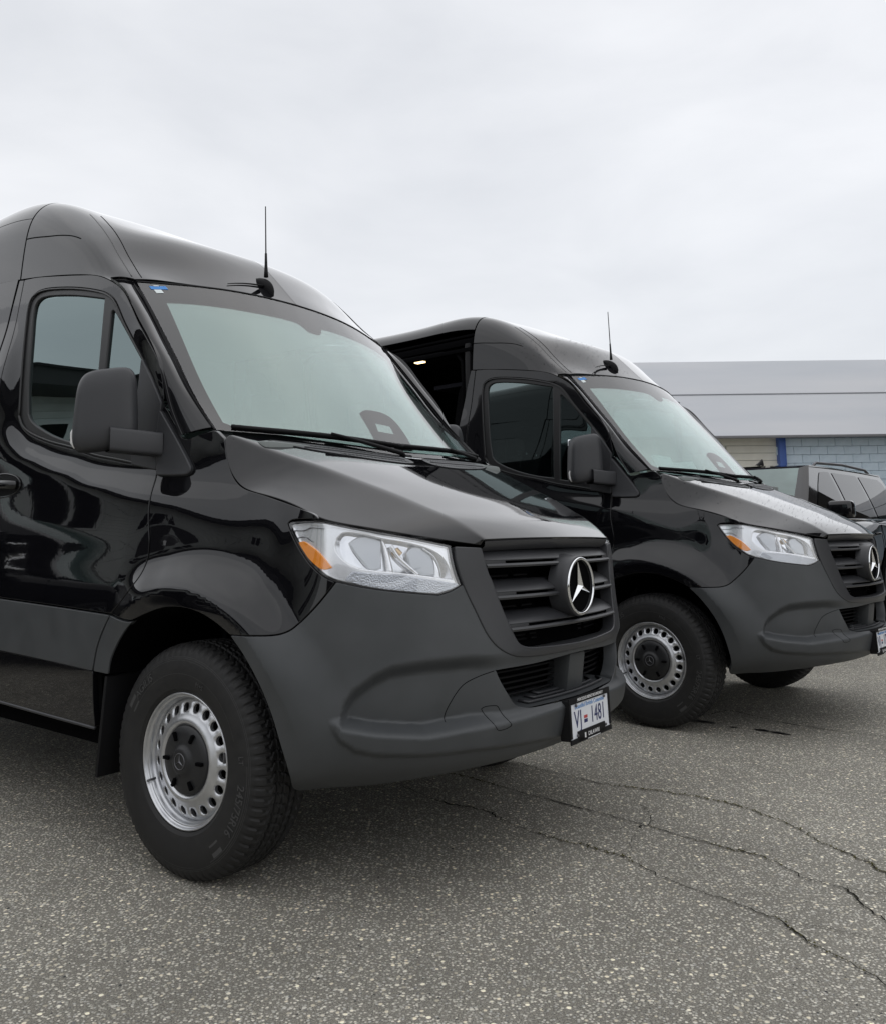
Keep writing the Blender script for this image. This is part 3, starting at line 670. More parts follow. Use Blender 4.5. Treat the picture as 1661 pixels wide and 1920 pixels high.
def plate(parent,text,mid):
    p=empty('license_plate'); p.parent=parent
    fr_m,c=plane_frame((1.034,0,.482),(1,0,.04)); p.matrix_local=Matrix.Translation(c)@fr_m   # local x = left-right as read, y up, z out
    def put(name,bm,m,**k): return bm_obj(name,bm,m,p,**k)
    bm=bmesh.new(); box(bm,(0,0,-.024),(.30,.135,.040),None,.006); put('plate_carrier',bm,'black',smooth=True,sharp=40)
    bm=bmesh.new(); box(bm,(0,0,0),(.306,.146,.002)); put('plate_sheet',bm,'white')
    # dealer frame: four bars, lower one with a tab
    bm=bmesh.new()
    for cc,ss in (((0,.0665,.002),(.322,.021,.006)),((-.1545,0,.002),(.013,.112,.006)),((.1545,0,.002),(.013,.112,.006)),((0,-.0675,.002),(.322,.017,.006)),((0,-.055,.002),(.215,.034,.006))): box(bm,cc,ss,None,.0015)
    put('plate_frame',bm,'black',smooth=True,sharp=40)
    def txt(name,s,size,x,y,m,z=.0018,sx=1.,spacing=1.):
        V,Fc=text_mesh(s,size,.0008,spacing=spacing); V=V*np.array([sx,1,1])+np.array([x,y,z]); return mesh_obj(name,V,Fc,m,p,smooth=False)
    txt('plate_number',text[0],.082,-.096,-.001,'navy',sx=.80,spacing=1.06); txt('plate_number',text[1],.082,.060,-.001,'navy',sx=.70,spacing=1.04)
    txt('plate_province','Beautiful British Columbia',.021,0,.044,'skyblue',sx=1.05)
    txt('frame_lettering','MERCEDES-BENZ BOUNDARY',.0145,0,.0668,'letter_w',.0056,1.05); txt('frame_lettering','DILAWRI',.020,.012,-.0575,'letter_w',.0056,1.1)
    bm=bmesh.new(); box(bm,(.012,-.0725,.0054),(.10,.0022,.001)); put('frame_line',bm,'letter_w')
    bm=bmesh.new(); box(bm,(-.055,-.0575,.0052),(.010,.017,.001)); put('frame_mark',bm,'letter_w')
    bm=bmesh.new(); box(bm,(-.037,-.012,.0016),(.026,.012,.0006)); put('plate_flag',bm,'navy'); bm=bmesh.new(); box(bm,(-.037,.002,.0016),(.026,.010,.0006)); put('plate_flag',bm,'red')
    for x,y in ((-.112,.050),(.112,.050),(-.112,-.050),(.112,-.050)):
        bm=bmesh.new(); r=bmesh.ops.create_cone(bm,cap_ends=True,segments=12,radius1=.0055,radius2=.0045,depth=.004); bmesh.ops.translate(bm,vec=(x,y,.006),verts=r['verts'])
        put('plate_screw',bm,'steel',smooth=True,sharp=40)
    return p

def build_headlight(root):
    h=empty('headlight'); h.parent=root
    top=[(1.200,1.172),(1.185,1.178),(1.114,1.178),(1.036,1.174),(.893,1.150),(.752,1.124),(.605,1.094)]
    right=[(.605,1.094),(.602,1.047),(.593,1.004),(.579,.966)]
    tip=[(.579,.966),(.62,.948),(.665,.937)]
    ol=[O['hl_left'],top,right,tip,rev(O['hl_bot'])]
    panel('lens_cover',Sd,ol,'lens',h,.014,None,0,.004,.010,sign=SGN,edge=.003)
    pb=offset_poly(outline(ol,.014),.012)
    panel('housing',Sd,ol,'bright',h,.014,None,-.062,.014,0,sign=SGN,raw=outline(ol,.014))
    # side wall of the lamp bowl
    q=offset_poly(outline(ol,.014),.010); A=Sd(q[:,0],q[:,1]); n=normals(Sd,q[:,0],q[:,1],sign=SGN)
    P=np.stack([A-n*.006,A-n*.03,A-n*.066],0); grid_obj('bezel',P,'bright',h,closed=True)
    # black seal line round the lamp
    q0=offset_poly(outline(ol,.014),-.001); q1=offset_poly(outline(ol,.014),.0045)
    A0=Sd(q0[:,0],q0[:,1])-normals(Sd,q0[:,0],q0[:,1],sign=SGN)*.004; A1=Sd(q1[:,0],q1[:,1])-normals(Sd,q1[:,0],q1[:,1],sign=SGN)*.006
    grid_obj('seal',np.stack([A0,A1],0),'black',h,closed=True,flip=True)
    # amber side lens
    am=[[(1.150,1.112),(1.125,1.114),(1.111,1.108),(1.058,1.077),(1.013,1.031)],[(1.013,1.031),(1.045,1.027),(1.099,1.060),(1.150,1.112)]]
    panel('amber_lens',Sd,am,'amber',h,.010,None,-.006,.001,.008,sign=SGN)
    ch=[(.985,1.123),(.957,1.141),(.896,1.137),(.829,1.121),(.743,1.105),(.675,1.084),(.635,1.058),(.614,1.023),(.602,.982)]; ch2=[(.602,.982),(.713,.999),(.795,1.010),(.873,1.019),(.931,1.030),(.978,1.057),(.997,1.088),(.985,1.123)]
    panel('lamp_apron',Sd,None,'bright',h,.010,None,-.012,.001,.012,holes=([ch,ch2],),hole_rim=.034,sign=SGN,raw=offset_poly(outline(ol,.012),.007),edge=.004)
    panel('reflector',Sd,[ch,ch2],'facet',h,.010,None,-.048,-.006,0,sign=SGN)
    lo=[[(.969,.992),(.955,1.008),(.943,1.017)],[(.943,1.017),(.795,1.004),(.714,.991),(.600,.972)],[(.600,.972),(.585,.966),(.665,.944)],[(.665,.944),(.761,.953),(.838,.962),(.916,.976),(.969,.992)]]
    panel('daytime_strip',Sd,lo,'ribbed',h,.010,None,-.007,.001,.006,sign=SGN)
    # curved screens, divider and blade inside the chamber
    panel('lamp_screen',Sd,[[(.939,1.109),(.90,1.127),(.870,1.124),(.838,1.114)],[(.838,1.114),(.846,1.07),(.848,1.030)],[(.848,1.030),(.880,1.029),(.915,1.067),(.939,1.109)]],'lampcap',h,.010,None,-.030,.001,.014,sign=SGN,edge=.006)
    panel('lamp_screen',Sd,[[(.752,1.072),(.735,1.088),(.712,1.091),(.685,1.078),(.668,1.05),(.664,1.004)],[(.664,1.004),(.712,1.010),(.742,1.026),(.752,1.072)]],'lampcap',h,.010,None,-.026,.001,.014,sign=SGN,edge=.008)
    def strand(nm,pts,r,off,m): 
        q=smooth_curve(pts,20); P=Sd(q[:,0],q[:,1])-normals(Sd,q[:,0],q[:,1],sign=SGN)*off; tube(nm,P,r,m,h,8)
    strand('lamp_divider',[(.832,1.118),(.826,1.09),(.822,1.06),(.818,1.014)],np.linspace(.004,.013,20),.030,'bright')
    strand('lamp_divider',[(.806,1.098),(.789,1.065),(.757,1.032),(.722,1.002)],.006,.022,'bright')
    strand('lamp_blade',[(.700,1.088),(.664,1.06),(.648,1.02),(.645,.992)],.0035,.020,'chrome')
    strand('bulb',[(.790,1.088),(.775,1.07)],.012,.040,'amber_tint')
    strand('apron_line',[(1.178,1.152),(1.12,1.150),(1.10,1.156),(1.03,1.152)],.0014,.0095,'steel'); strand('apron_line',[(1.158,1.128),(1.12,1.128),(1.085,1.112)],.0014,.0095,'steel')
    return h

def build_van():
    root=empty('van')
    B=root
    # ---- fender
    top=[(1.564,1.478),(1.60,1.508),(1.614,1.512)]; pil=[(1.614,1.512),(1.68,1.503),(1.759,1.493),(1.80,1.545),(1.866,1.620),(1.881,1.611)]
    fen=[O['archtop'],O['bseam'],O['hl_left'],[(1.200,1.172),(1.185,1.181),(1.114,1.183),(1.035,1.181)],rev(O['shut']),top,pil,O['seam'],[(2.022,.857),(1.874,.842),(1.851,.848)]]
    fender=panel('fender',Sd,fen,'paint',B,.012,None,0,.0045,.016,sign=SGN)
    ac=[[(2.022,.853),(1.90,.838),(1.858,.842)],[(1.858,.842),(1.909,.808),(1.964,.759),(2.013,.694),(2.028,.642)],[(2.028,.642),(2.122,.646)],[(2.122,.646),(2.098,.737),(2.065,.797),(2.022,.853)]]
    archc=panel('arch_cladding',Sd,ac,'plastic',B,.012,None,.002,.004,.02,sign=SGN)
    # thin black edge of the wheel arch
    arch_line=np.array([(2.028,.642),(2.013,.694),(1.964,.759),(1.909,.808),(1.851,.848),(1.769,.875),(1.685,.893),(1.58,.893),(1.5,.879),(1.426,.854),(1.355,.819),(1.288,.753),(1.226,.671),(1.18,.578),(1.15,.483),(1.128,.406),(1.095,.35)])
    al=smooth_curve(arch_line,90); A=Sd(al[:,0],al[:,1]); nn=normals(Sd,al[:,0],al[:,1],sign=SGN)
    wl=grid_obj('wheel_arch_lining',np.stack([A-nn*.004,A-nn*.03,A+np.array([0,.12,0]),A*np.array([1.0,0,1.0])+np.array([0,-.56,0])],0),'void',B)
    # ---- front door
    dt=[(2.992,2.333),(2.885,2.324),(2.698,2.295),(2.53,2.266),(2.397,2.238),(2.288,2.193),(2.188,2.130),(2.123,2.058),(2.059,1.979),(1.981,1.893),(1.917,1.816),(1.889,1.76),(1.875,1.707),(1.869,1.641),(1.881,1.611)]
    ct=[(2.022,.857),(2.412,.875),(2.821,.892),(3.052,.902)]
    rear=[(3.052,.902),(3.052,1.3),(3.044,1.738),(3.021,2.073),(2.996,2.325)]
    hole=[[(2.885,1.675),(2.907,1.882),(2.925,2.08),(2.926,2.18),(2.910,2.225),(2.868,2.246),(2.805,2.251),(2.58,2.218),(2.383,2.169),(2.301,2.139),(2.243,2.102),(2.152,1.988),(2.013,1.828),(1.93,1.725),(1.896,1.655)],[(1.896,1.655),(1.905,1.504),(1.90,1.400)],[(1.90,1.400),(2.0,1.408),(2.142,1.433),(2.285,1.459),(2.435,1.498),(2.63,1.541),(2.79,1.592),(2.85,1.628),(2.885,1.675)]]
    door=panel('front_door',Sd,[O['seam'],ct,rear,[(2.996,2.325)]+dt],'paint',B,.013,None,0,.0045,.016,holes=(hole,),sign=SGN) if False else None
    ring=O['seam']+[]
    door=panel('front_door',Sd,[O['seam'],ct,rear,dt],'paint',B,.013,None,0,.0045,.016,holes=(hole,),sign=SGN)
    gl=[[(2.826,1.68),(2.85,1.80),(2.872,2.02),(2.882,2.15),(2.872,2.195),(2.84,2.215),(2.779,2.217),(2.573,2.185),(2.40,2.145),(2.322,2.125)],[(2.322,2.125),(2.312,1.814),(2.309,1.500)],[(2.309,1.500),(2.451,1.523),(2.62,1.568),(2.76,1.625),(2.80,1.650),(2.826,1.68)]]
    qg=[[(2.262,2.062),(2.250,2.062),(2.233,2.048),(2.14,1.948),(2.024,1.818)],[(2.024,1.818),(2.030,1.62),(2.032,1.452)],[(2.032,1.452),(2.15,1.468),(2.268,1.488)],[(2.268,1.488),(2.268,1.70),(2.268,2.055)]]
    sealp=panel('window_seal',Sd,hole,'seal',door,.012,None,-.004,.001,.02,holes=(gl,qg),hole_rim=.012,sign=SGN,edge=.006)
    panel('window_glass',Sd,gl,'side',door,.03,None,-.014,-.004,0,sign=SGN)
    panel('quarter_glass',Sd,qg,'side',door,.03,None,-.014,-.004,0,sign=SGN)
    # raised rubber bead on the seal
    bead=offset_poly(outline(hole,.02),.006); P=Sd(bead[:,0],bead[:,1])+normals(Sd,bead[:,0],bead[:,1],sign=SGN)*.001
    P=np.concatenate([P,P[:1]]); tube('seal_bead',P,.0045,'seal',door,6)
    cb=[(2.126,.648),(2.432,.664),(2.797,.680),(3.052,.691)]
    panel('door_cladding',Sd,[[(2.024,.853),(2.068,.797),(2.101,.737),(2.126,.648)],cb,[(3.052,.691),(3.052,.898)],[(3.052,.898),(2.821,.888),(2.412,.871),(2.024,.853)]],'plastic',door,.014,None,.004,.003,.016,sign=SGN)
    panel('door_sill_panel',Sd,[cb,[(3.052,.691),(3.052,.487)],[(3.052,.487),(2.795,.473),(2.434,.457),(2.116,.444)],[(2.116,.444),(2.124,.534),(2.126,.648)]],'paint',door,.014,None,0,.004,.03,sign=SGN)
    tt=np.linspace(2.118,3.05,24); zz=np.interp(tt,[2.115,2.434,2.795,3.052],[.446,.459,.475,.489]); Pq=Sd(tt,zz-.004); tube('sill_edge',Pq,.006,'grille',door,8)
    # door handle in its dished recess
    c=Sd(np.array([2.93]),np.array([1.366]))[0]
    hd=empty('door_handle'); hd.parent=door; hd.location=c
    K=14; G=[]
    for i in range(K+1):
        rr=i/K; t=np.linspace(0,2*PI,41)[:-1]; G.append(np.stack([.155*rr*np.cos(t),-.002+0*t+.0*rr,.052*rr*np.sin(t)],-1)+np.array([0,-.003+ .0025*rr*rr,0]))
    grid_obj('handle_dish',np.array(G),'black',hd,closed=True,flip=True)
    P=[(-.15,-.004,.008),(-.12,-.030,.008),(-.05,-.042,.007),(.05,-.040,.003),(.105,-.026,0),(.125,-.004,-.002)]
    V,Fc=tube_mesh(smooth_curve(P,24),.019,12); V=[(v[0],v[1]*.8,v[2]) for v in V]; mesh_obj('handle_bar',V,Fc,'paint',hd)
    tube('handle_ring',[(.155*math.cos(t),-.003,.052*math.sin(t)) for t in np.linspace(0,2*PI,41)],.003,'paint',hd,6)
    # ---- B pillar strip
    panel('door_pillar',Sd,[[(3.000,2.333),(3.025,2.073),(3.048,1.738),(3.056,1.3),(3.056,.487)],[(3.056,.487),(3.128,.49)],[(3.128,.49),(3.128,1.4),(3.122,1.85),(3.083,2.152),(3.042,2.339)],[(3.042,2.339),(3.000,2.333)]],'paint',B,.013,None,-.002,.0035,.016,sign=SGN)
    # ---- bumper
    half=[O['bot'],O['barch'],O['bseam'],O['hl_bot'],[(.665,.937),(.62,.948),(.579,.966)],O['vout'][2:]]
    pr=outline(half,.011); pr=pr[pr[:,0]>1e-4]
    poly=np.concatenate([pr,(pr*np.array([-1,1]))[::-1]])
    ih=[(.47,.688),(.462,.668),(.448,.641),(.417,.600),(.385,.568),(.33,.5545),(.2,.552),(0,.552)]; it=[(0,.7),(.281,.692),(.44,.690),(.47,.688)]
    inth=[ih+neg(rev(ih))[1:],neg(rev(it))+it[1:]]
    ex=[]
    for o_ in (-.016,-.009,-.003,.003,.009,.016,.024): ex+=[(a,float(np.interp(abs(a),_zl[:,0],_zl[:,1]))+o_) for a in np.arange(-.995,.996,.0065)]
    bumper=panel('bumper',Sd,None,'plastic',B,.0085,np.array(ex),0.,.0035,.03,holes=(inth,),hole_rim=.05,sign=SGN,raw=poly)
    # step tread over the bumper bar, with ribs
    s=np.linspace(-.40,.40,49); f0=Sd(s,np.full(49,.5515)); rows=[f0-np.array([.004,0,0])]
    for k,(dx,dz) in enumerate(((.03,.004),(.06,.010),(.10,.018),(.15,.024))): rows.append(f0*np.array([1,1-.10*k,1])-np.array([dx,0,-dz]))
    tr=grid_obj('step_tread',np.array(rows),'plastic',bumper); 
    if tr.data.polygons[20].normal.z<0: tr.data.flip_normals()
    for k in range(3):
        ss=np.linspace(-.30+.06*k,.30-.06*k,40); q=Sd(ss,np.full(40,.5515))*np.array([1,1-.03*k,1])-np.array([.030+.024*k,0,-.010-.0045*k])
        q[0]+=np.array([-.03,0,.006]); q[-1]+=np.array([-.03,0,.006]); tube('tread_rib',q,.0055,'mirror_pl',bumper,6)
    # tow-eye flap and panel joint lines
    fl=[[(.515,.572),(.468,.574)],[(.468,.574),(.432,.519)],[(.432,.519),(.485,.511)],[(.485,.511),(.515,.572)]]
    def groove(name,pts,par,r=.0022,off=.0003,m='void',f=Sd,sg=SGN,n=40):
        q=smooth_curve(pts,n) if n else np.array(pts); P=f(q[:,0],q[:,1])+normals(f,q[:,0],q[:,1],sign=sg)*off; return tube(name,P,r,m,par,6)
    groove('tow_cover_joint',[(.518,.566),(.508,.572),(.474,.575),(.464,.572),(.440,.53),(.434,.520),(.446,.514),(.478,.510),(.488,.513),(.518,.566)],bumper,.0010)
    groove('bumper_joint',[(.648,.540),(.640,.575),(.592,.645),(.53,.674),(.478,.688)],bumper,.0012)
    groove('bumper_joint',neg([(.648,.540),(.640,.575),(.592,.645),(.53,.674),(.478,.688)]),bumper,.0012)
    # lower intake: dark back, slats and two struts
    s=np.linspace(-.52,.52,41); bk=np.stack([S0(s,np.full(41,.56))-np.array([.16,0,0]),S0(s,np.full(41,.73))-np.array([.13,0,0])],0); grid_obj('intake_back',bk,'void',bumper)
    for z in (.585,.605,.625,.645,.665,.685):
        q=S0(np.linspace(-.46,.46,25),np.full(25,z))-np.array([.10,0,0]); tube('intake_slat',q,.0045,'black',bumper,6)
    box_obj('intake_strut',(.925,.03,.628),(.09,.125,.15),'plastic',bumper,.014,Matrix.Rotation(math.radians(8),3,'Y'))
    # ---- grille
    gr=empty('grille'); gr.parent=B
    vin=[(.488,1.083),(.470,1.0),(.458,.974),(.432,.893),(.388,.785),(.372,.765),(.340,.752),(.208,.742),(0,.736)]
    vo=[(.592,1.088)]+O['vout'][1:]
    ph=outline([vo],.010); pv=outline([vin],.010)
    full=np.concatenate([ph,(ph[:-1]*np.array([-1,1]))[::-1]]); inn=np.concatenate([pv,(pv[:-1]*np.array([-1,1]))[::-1]])
    # ring between outer and inner outline = U-shaped surround (open at the top under the bonnet)
    ush=np.concatenate([full,inn[::-1]])
    panel('grille_surround',Sd,None,'grille',gr,.010,None,.004,.0025,.045,sign=SGN,raw=ush,edge=.005)
    def half_w(z): return float(np.interp(z,[.736,.742,.752,.765,.785,.893,.974,1.083],[.05,.208,.34,.372,.388,.432,.458,.488]))
    def sweep(name,prof,a,m,n=61,taper=.0,f=S0):
        s=np.linspace(-a,a,n); G=[]
        for d,z in prof:
            p=f(s,np.full(n,z)); nn_=normals(S0,s,np.full(n,.9),sign=SGN); nn_[:,2]=0; nn_/=np.linalg.norm(nn_,axis=1)[:,None]; G.append(p+nn_*d)
        o=grid_obj(name,np.array(G),m,gr)
        o.data.set_sharp_from_angle(angle=math.radians(50)); return o
    for zk in (1.024,.918,.812):
        a=half_w(zk)+.002
        sweep('slat',[(-.02,zk-.006),(.002,zk-.0065),(.006,zk),(.002,zk+.0065),(-.02,zk+.006)],a,'grille')
        a2=half_w(zk+.02)+.004
        sweep('slat',[(-.03,zk+.014),(-.006,zk+.0155),(-.004,zk+.019),(-.016,zk+.032),(-.045,zk+.050),(-.062,zk+.056),(-.075,zk+.056)],a2,'grille')
        # end stops that close the slot at both ends
        for sd in (-1,1):
            ss=np.linspace(a-.095,a2+.002,9)*sd; rows=[]
            for d,z in ((-.004,zk+.004),(-.003,zk+.018)):
                p=S0(ss,np.full(9,z)); n_=normals(S0,ss,np.full(9,.9),sign=SGN); rows.append(p+n_*d)
            grid_obj('slat_end',np.array(rows),'grille',gr)
    s=np.linspace(-.50,.50,41); grid_obj('grille_back',np.stack([S0(s,np.full(41,.72))-np.array([.11,0,0]),S0(s,np.full(41,1.10))-np.array([.10,0,0])],0),'void',gr)
    for zk in (.985,.97,.955,.94,.88,.865,.85,.835,.78,.765):
        a=half_w(zk)-.02
        for s0,s1 in ((-a,-a*.62),(-a*.55,-.16),(.16,a*.55),(a*.62,a)):
            q=S0(np.linspace(s0,s1,8),np.full(8,zk))-np.array([.085,0,0]); tube('radiator_fin',q,.004,'black',gr,5)
    # boss and three-pointed star
    em=empty('emblem'); em.parent=gr; em.location=(1.012,0,.938); em.rotation_euler=(0,math.radians(-9),PI/2)
    prof=[(.0,.012),(.094,.012),(.1015,.006),(.1065,-.002),(.109,.004),(.110,.02),(.113,.04),(.118,.07)]
    lathe_y('emblem_boss',[(r,y) for r,y in prof],'grille',em,72,flip=True)
    lathe_y('emblem_dish',[(0,.010),(.095,.008)],'void',em,48,flip=True)
    star3('emblem_star',em,.098,(0,.004,0),'chrome',thick=.010)
    P=[(.0995*math.cos(t),-.002,.0995*math.sin(t)) for t in np.linspace(0,2*PI,73)]; V,Fc=tube_mesh(P,.0058,10,cap=False); mesh_obj('emblem_ring',V,Fc,'chrome',em)
    # ---- headlights
    hl=build_headlight(B)
    # ---- bonnet
    hood=panel('hood',HD,None,'paint',B,.0125,None,0,.0035,.018,sign=1 if normals(HD,np.array([.5]),np.array([.5]))[0][2]>0 else -1,raw=np.array([(u,0.) for u in np.linspace(0,1,80)]+[(1.,v) for v in np.linspace(0,1,90)[1:]]+[(u,1.) for u in np.linspace(1,0,80)[1:]]+[(0.,v) for v in np.linspace(1,0,90)[1:-1]]),edge=.003)
    HS=1 if normals(HD,np.array([.5]),np.array([.5]))[0][2]>0 else -1
    # black lip under the bonnet edge over the grille
    v=np.linspace(.14,.86,60); p=HD(np.ones(60),v); grid_obj('hood_lip',np.stack([p-np.array([.004,0,.006]),p-np.array([.006,0,.022]),p-np.array([.03,0,.040])],0),'grille',hood)
    # louvred air inlet at the back of the bonnet
    for sd in (0,1):
        vv=lambda v:(1-v if sd else v)
        ol=[(.02,vv(.19)),(.012,vv(.25)),(.014,vv(.40)),(.03,vv(.465)),(.09,vv(.478)),(.15,vv(.465)),(.175,vv(.42)),(.165,vv(.33)),(.12,vv(.245)),(.06,vv(.195)),(.02,vv(.19))]
        ve=panel('hood_vent',HD,[ol],'plastic',hood,.01,None,.0025,.001,.004,sign=HS)
        groove('vent_edge',ol,ve,.0018,.002,'void',HD,HS,60)
        for k in range(26):
            v0=.235+.0086*k
            for (u0,u1) in ((.040,.052),(.118,.140)):
                if u1>.13 and v0<.29: continue
                q=[(u0,vv(v0)),(u1,vv(v0+.007))]; groove('louver',q,ve,.0016,.002,'void',HD,HS,2)
        groove('vent_rib',[(.085,vv(.235)),(.088,vv(.46))],ve,.004,.003,'grille',HD,HS,20)
    # ---- windscreen
    WSS=1 if normals(WS,np.array([.5]),np.array([.5]))[0][2]>0 else -1
    rect=lambda a,b,n=40:[[(a[0],t) for t in np.linspace(a[1],b[1],n)],[(t,b[1]) for t in np.linspace(a[0],b[0],n)],[(b[0],t) for t in np.linspace(b[1],a[1],n)],[(t,a[1]) for t in np.linspace(b[0],a[0],n)]]
    wsg=panel('windshield',WS,rect((.004,.004),(.996,.996)),'ws',B,.03,None,.002,.0,.0,sign=WSS)
    inner=[[(.125,.056),(.122,.12),(.135,.3),(.14,.42),(.15,.455),(.205,.48),(.205,.52),(.15,.545),(.14,.58),(.135,.7),(.122,.88),(.125,.944)],[(.125,.944),(.5,.958),(.93,.968)],[(.93,.968),(.955,.94),(.965,.5),(.955,.06),(.93,.032)],[(.93,.032),(.5,.042),(.125,.056)]]
    panel('frit_band',WS,rect((.002,.002),(.998,.998)),'void',wsg,.03,None,-.004,.0,.0,holes=(inner,),hole_rim=.001,sign=WSS)
    panel('display_shade',WS,[[(.766,.437),(.744,.465),(.739,.494),(.743,.530),(.760,.553),(.785,.564),(.856,.569),(.950,.562)],[(.950,.562),(.962,.424)],[(.962,.424),(.865,.433),(.766,.437)]],'void',wsg,.012,None,-.006,0,.0,holes=([[(.812,.472),(.818,.530)],[(.818,.530),(.868,.525)],[(.868,.525),(.865,.461)],[(.865,.461),(.812,.472)]],),hole_rim=.001,sign=WSS)
    panel('brightening_pane',WS,inner,'pale_pane',wsg,.03,None,-.009,-.01,.0,sign=WSS)  # added inner sheet, its pale haze stands in for sky light
    groove('windshield_trim',[(0.0,v) for v in np.linspace(0,1,50)],wsg,.0045,.002,'black',WS,WSS,0)
    groove('windshield_trim',[(u,.0) for u in np.linspace(0,1,50)],wsg,.004,.001,'black',WS,WSS,0); groove('windshield_trim',[(u,1.) for u in np.linspace(0,1,50)],wsg,.004,.001,'black',WS,WSS,0)
    # blue and white stickers in the upper corner
    st=panel('sticker',WS,[[(.03,.030),(.022,.075)],[(.022,.075),(.045,.078)],[(.045,.078),(.052,.032)],[(.052,.032),(.03,.030)]],'sticker',wsg,.01,None,.0035,0,0,sign=WSS)
    panel('sticker',WS,[[(.053,.038),(.050,.058)],[(.050,.058),(.075,.060)],[(.075,.060),(.078,.040)],[(.078,.040),(.053,.038)]],'paper',wsg,.01,None,.0035,0,0,sign=WSS)
    panel('sticker_print',WS,[[(.024,.042),(.022,.056)],[(.022,.056),(.028,.057)],[(.028,.057),(.030,.043)],[(.030,.043),(.024,.042)]],'paper',wsg,.01,None,.005,0,0,sign=WSS)
    # cowl between glass and bonnet
    v=np.linspace(0,1,60); a=WS(np.ones(60),v)-np.array([.01,0,.004]); b=HD(np.zeros(60),np.linspace(.13,.87,60))-np.array([0,0,.012]); m_=(a+b)/2-np.array([0,0,.012]); grid_obj('cowl',np.stack([a,m_,b-np.array([-.02,0,.004])],0),'black',B,flip=True)
    # ---- wipers
    def on_ws(u,v,off): 
        u=np.array(u,float); v=np.array(v,float); return WS(u,v)+normals(WS,u,v,sign=WSS)*np.reshape(off,(-1,1))
    for (v0,v1,u0,u1,pv) in ((.035,.50,.985,.955,.52),(.47,.965,.955,.972,.93)):
        w=empty('wiper'); w.parent=B
        t=np.linspace(0,1,16); q=on_ws(u0+(u1-u0)*t-.012*np.sin(PI*t),v0+(v1-v0)*t,.018)
        tube('wiper_blade',q,.0085,'black',w,8); tube('wiper_rubber',q-np.array([0,0,.010]),.005,'void',w,6)
        t=np.linspace(0,1,12); vm=(v0+v1)/2; q=on_ws(.958+.05*t,vm+(pv-vm)*t,.030-.012*t); tube('wiper_arm',q,np.linspace(.006,.012,12),'black',w,8)
    # ---- pillars, roof
    PS=1 if normals(PL,np.array([.5]),np.array([.5]))[0][1]<0 else -1
    pil_=panel('windshield_pillar',PL,rect((0,0),(1,1),30),'paint',B,.03,None,0,.006,.012,sign=PS,edge=.002,scale=(1,1))
    RS=1 if normals(RF,np.array([.5]),np.array([.9]))[0][2]>0 else -1
    u4=KU[4]; v2=KV[2]
    both=[]
    cap=panel('roof_cap',RF,[[(.0,v) for v in np.linspace(0,1,40)],[(u,1.) for u in np.linspace(0,u4,40)],[(u4,v) for v in np.linspace(1,0,40)],[(u,0.) for u in np.linspace(u4,0,40)]],'paint',B,.012,None,0,.0016,.014,sign=RS,edge=.001)
    both.append(cap)
    # seam lines on the roof corner: light moulding and dark joint
    def rf_line(pts): return pts
    groove('roof_joint',[(.005,.2807),(.036,.315),(.0676,.3285),(.0984,.341),(.1293,.3609),(.160,.392)],cap,.0028,-.001,'void',RF,RS,40)
    groove('roof_moulding',[(.0075,.2381),(.038,.272),(.0692,.287),(.0984,.2985),(.1259,.3133),(.160,.340)],cap,.0030,-.001,'seal',RF,RS,40)
    groove('side_groove',[(u4,.127),(.1776,.1404),(.1476,.1579),(.1226,.1754),(.1068,.1830)],cap,.0035,-.0012,'void',RF,RS,30)
    ur=roof_u(-2.72,.2)
    rf=panel('roof',RF,[[(u4,v) for v in np.linspace(v2,1,30)],[(u,1.) for u in np.linspace(u4,1,60)],[(1.,v) for v in np.linspace(1,0,40)],[(u,0.) for u in np.linspace(1,ur,40)],[(ur,v) for v in np.linspace(0,v2,12)],[(u,v2) for u in np.linspace(ur,u4,40)]],'paint',B,.014,None,0,.0016,.014,sign=RS,edge=.001)
    both.append(rf)
    # ---- sliding door (side sheet and its curved top) and rear side panel
    sx=s_of_x(-2.72)
    sld=panel('sliding_door',Sd,[[(3.046,2.362),(3.087,2.152),(3.126,1.85),(3.132,1.4),(3.132,.905)],[(3.132,.905),(sx,.965)],[(sx,.965),(sx,2.372)],[(sx,2.372),(3.6,2.375),(3.046,2.362)]],'paint',B,.02,None,0,.004,.016,sign=SGN,edge=.0015,
      holes=([[(3.25,1.62),(3.25,2.1)],[(3.25,2.1),(3.29,2.17),(3.36,2.2)],[(3.36,2.2),(4.1,2.22)],[(4.1,2.22),(4.17,2.2),(4.2,2.14)],[(4.2,2.14),(4.2,1.60)],[(4.2,1.60),(4.17,1.55),(4.1,1.53)],[(4.1,1.53),(3.34,1.53)],[(3.34,1.53),(3.28,1.56),(3.25,1.62)]],))
    panel('sliding_door_glass',Sd,[[(3.24,1.62),(3.24,2.1)],[(3.24,2.1),(3.28,2.18),(3.36,2.21)],[(3.36,2.21),(4.1,2.23)],[(4.1,2.23),(4.18,2.21),(4.21,2.14)],[(4.21,2.14),(4.21,1.60)],[(4.21,1.60),(4.18,1.54),(4.1,1.52)],[(4.1,1.52),(3.34,1.52)],[(3.34,1.52),(3.27,1.55),(3.24,1.62)]],'dark_glass',sld,.05,None,-.004,0,0,sign=SGN)
    panel('sliding_door_top',RF,[[(u4,v) for v in np.linspace(0,v2,14)],[(u,v2) for u in np.linspace(u4,ur,40)],[(ur,v) for v in np.linspace(v2,0,14)],[(u,0.) for u in np.linspace(ur,u4,40)]],'paint',sld,.014,None,0,.0016,.014,sign=RS,edge=.001)
    panel('sliding_door_cladding',Sd,[[(3.132,.693),(sx,.75)],[(sx,.75),(sx,.961)],[(sx,.961),(3.132,.901)],[(3.132,.901),(3.132,.693)]],'plastic',sld,.02,None,.004,.003,.016,sign=SGN)
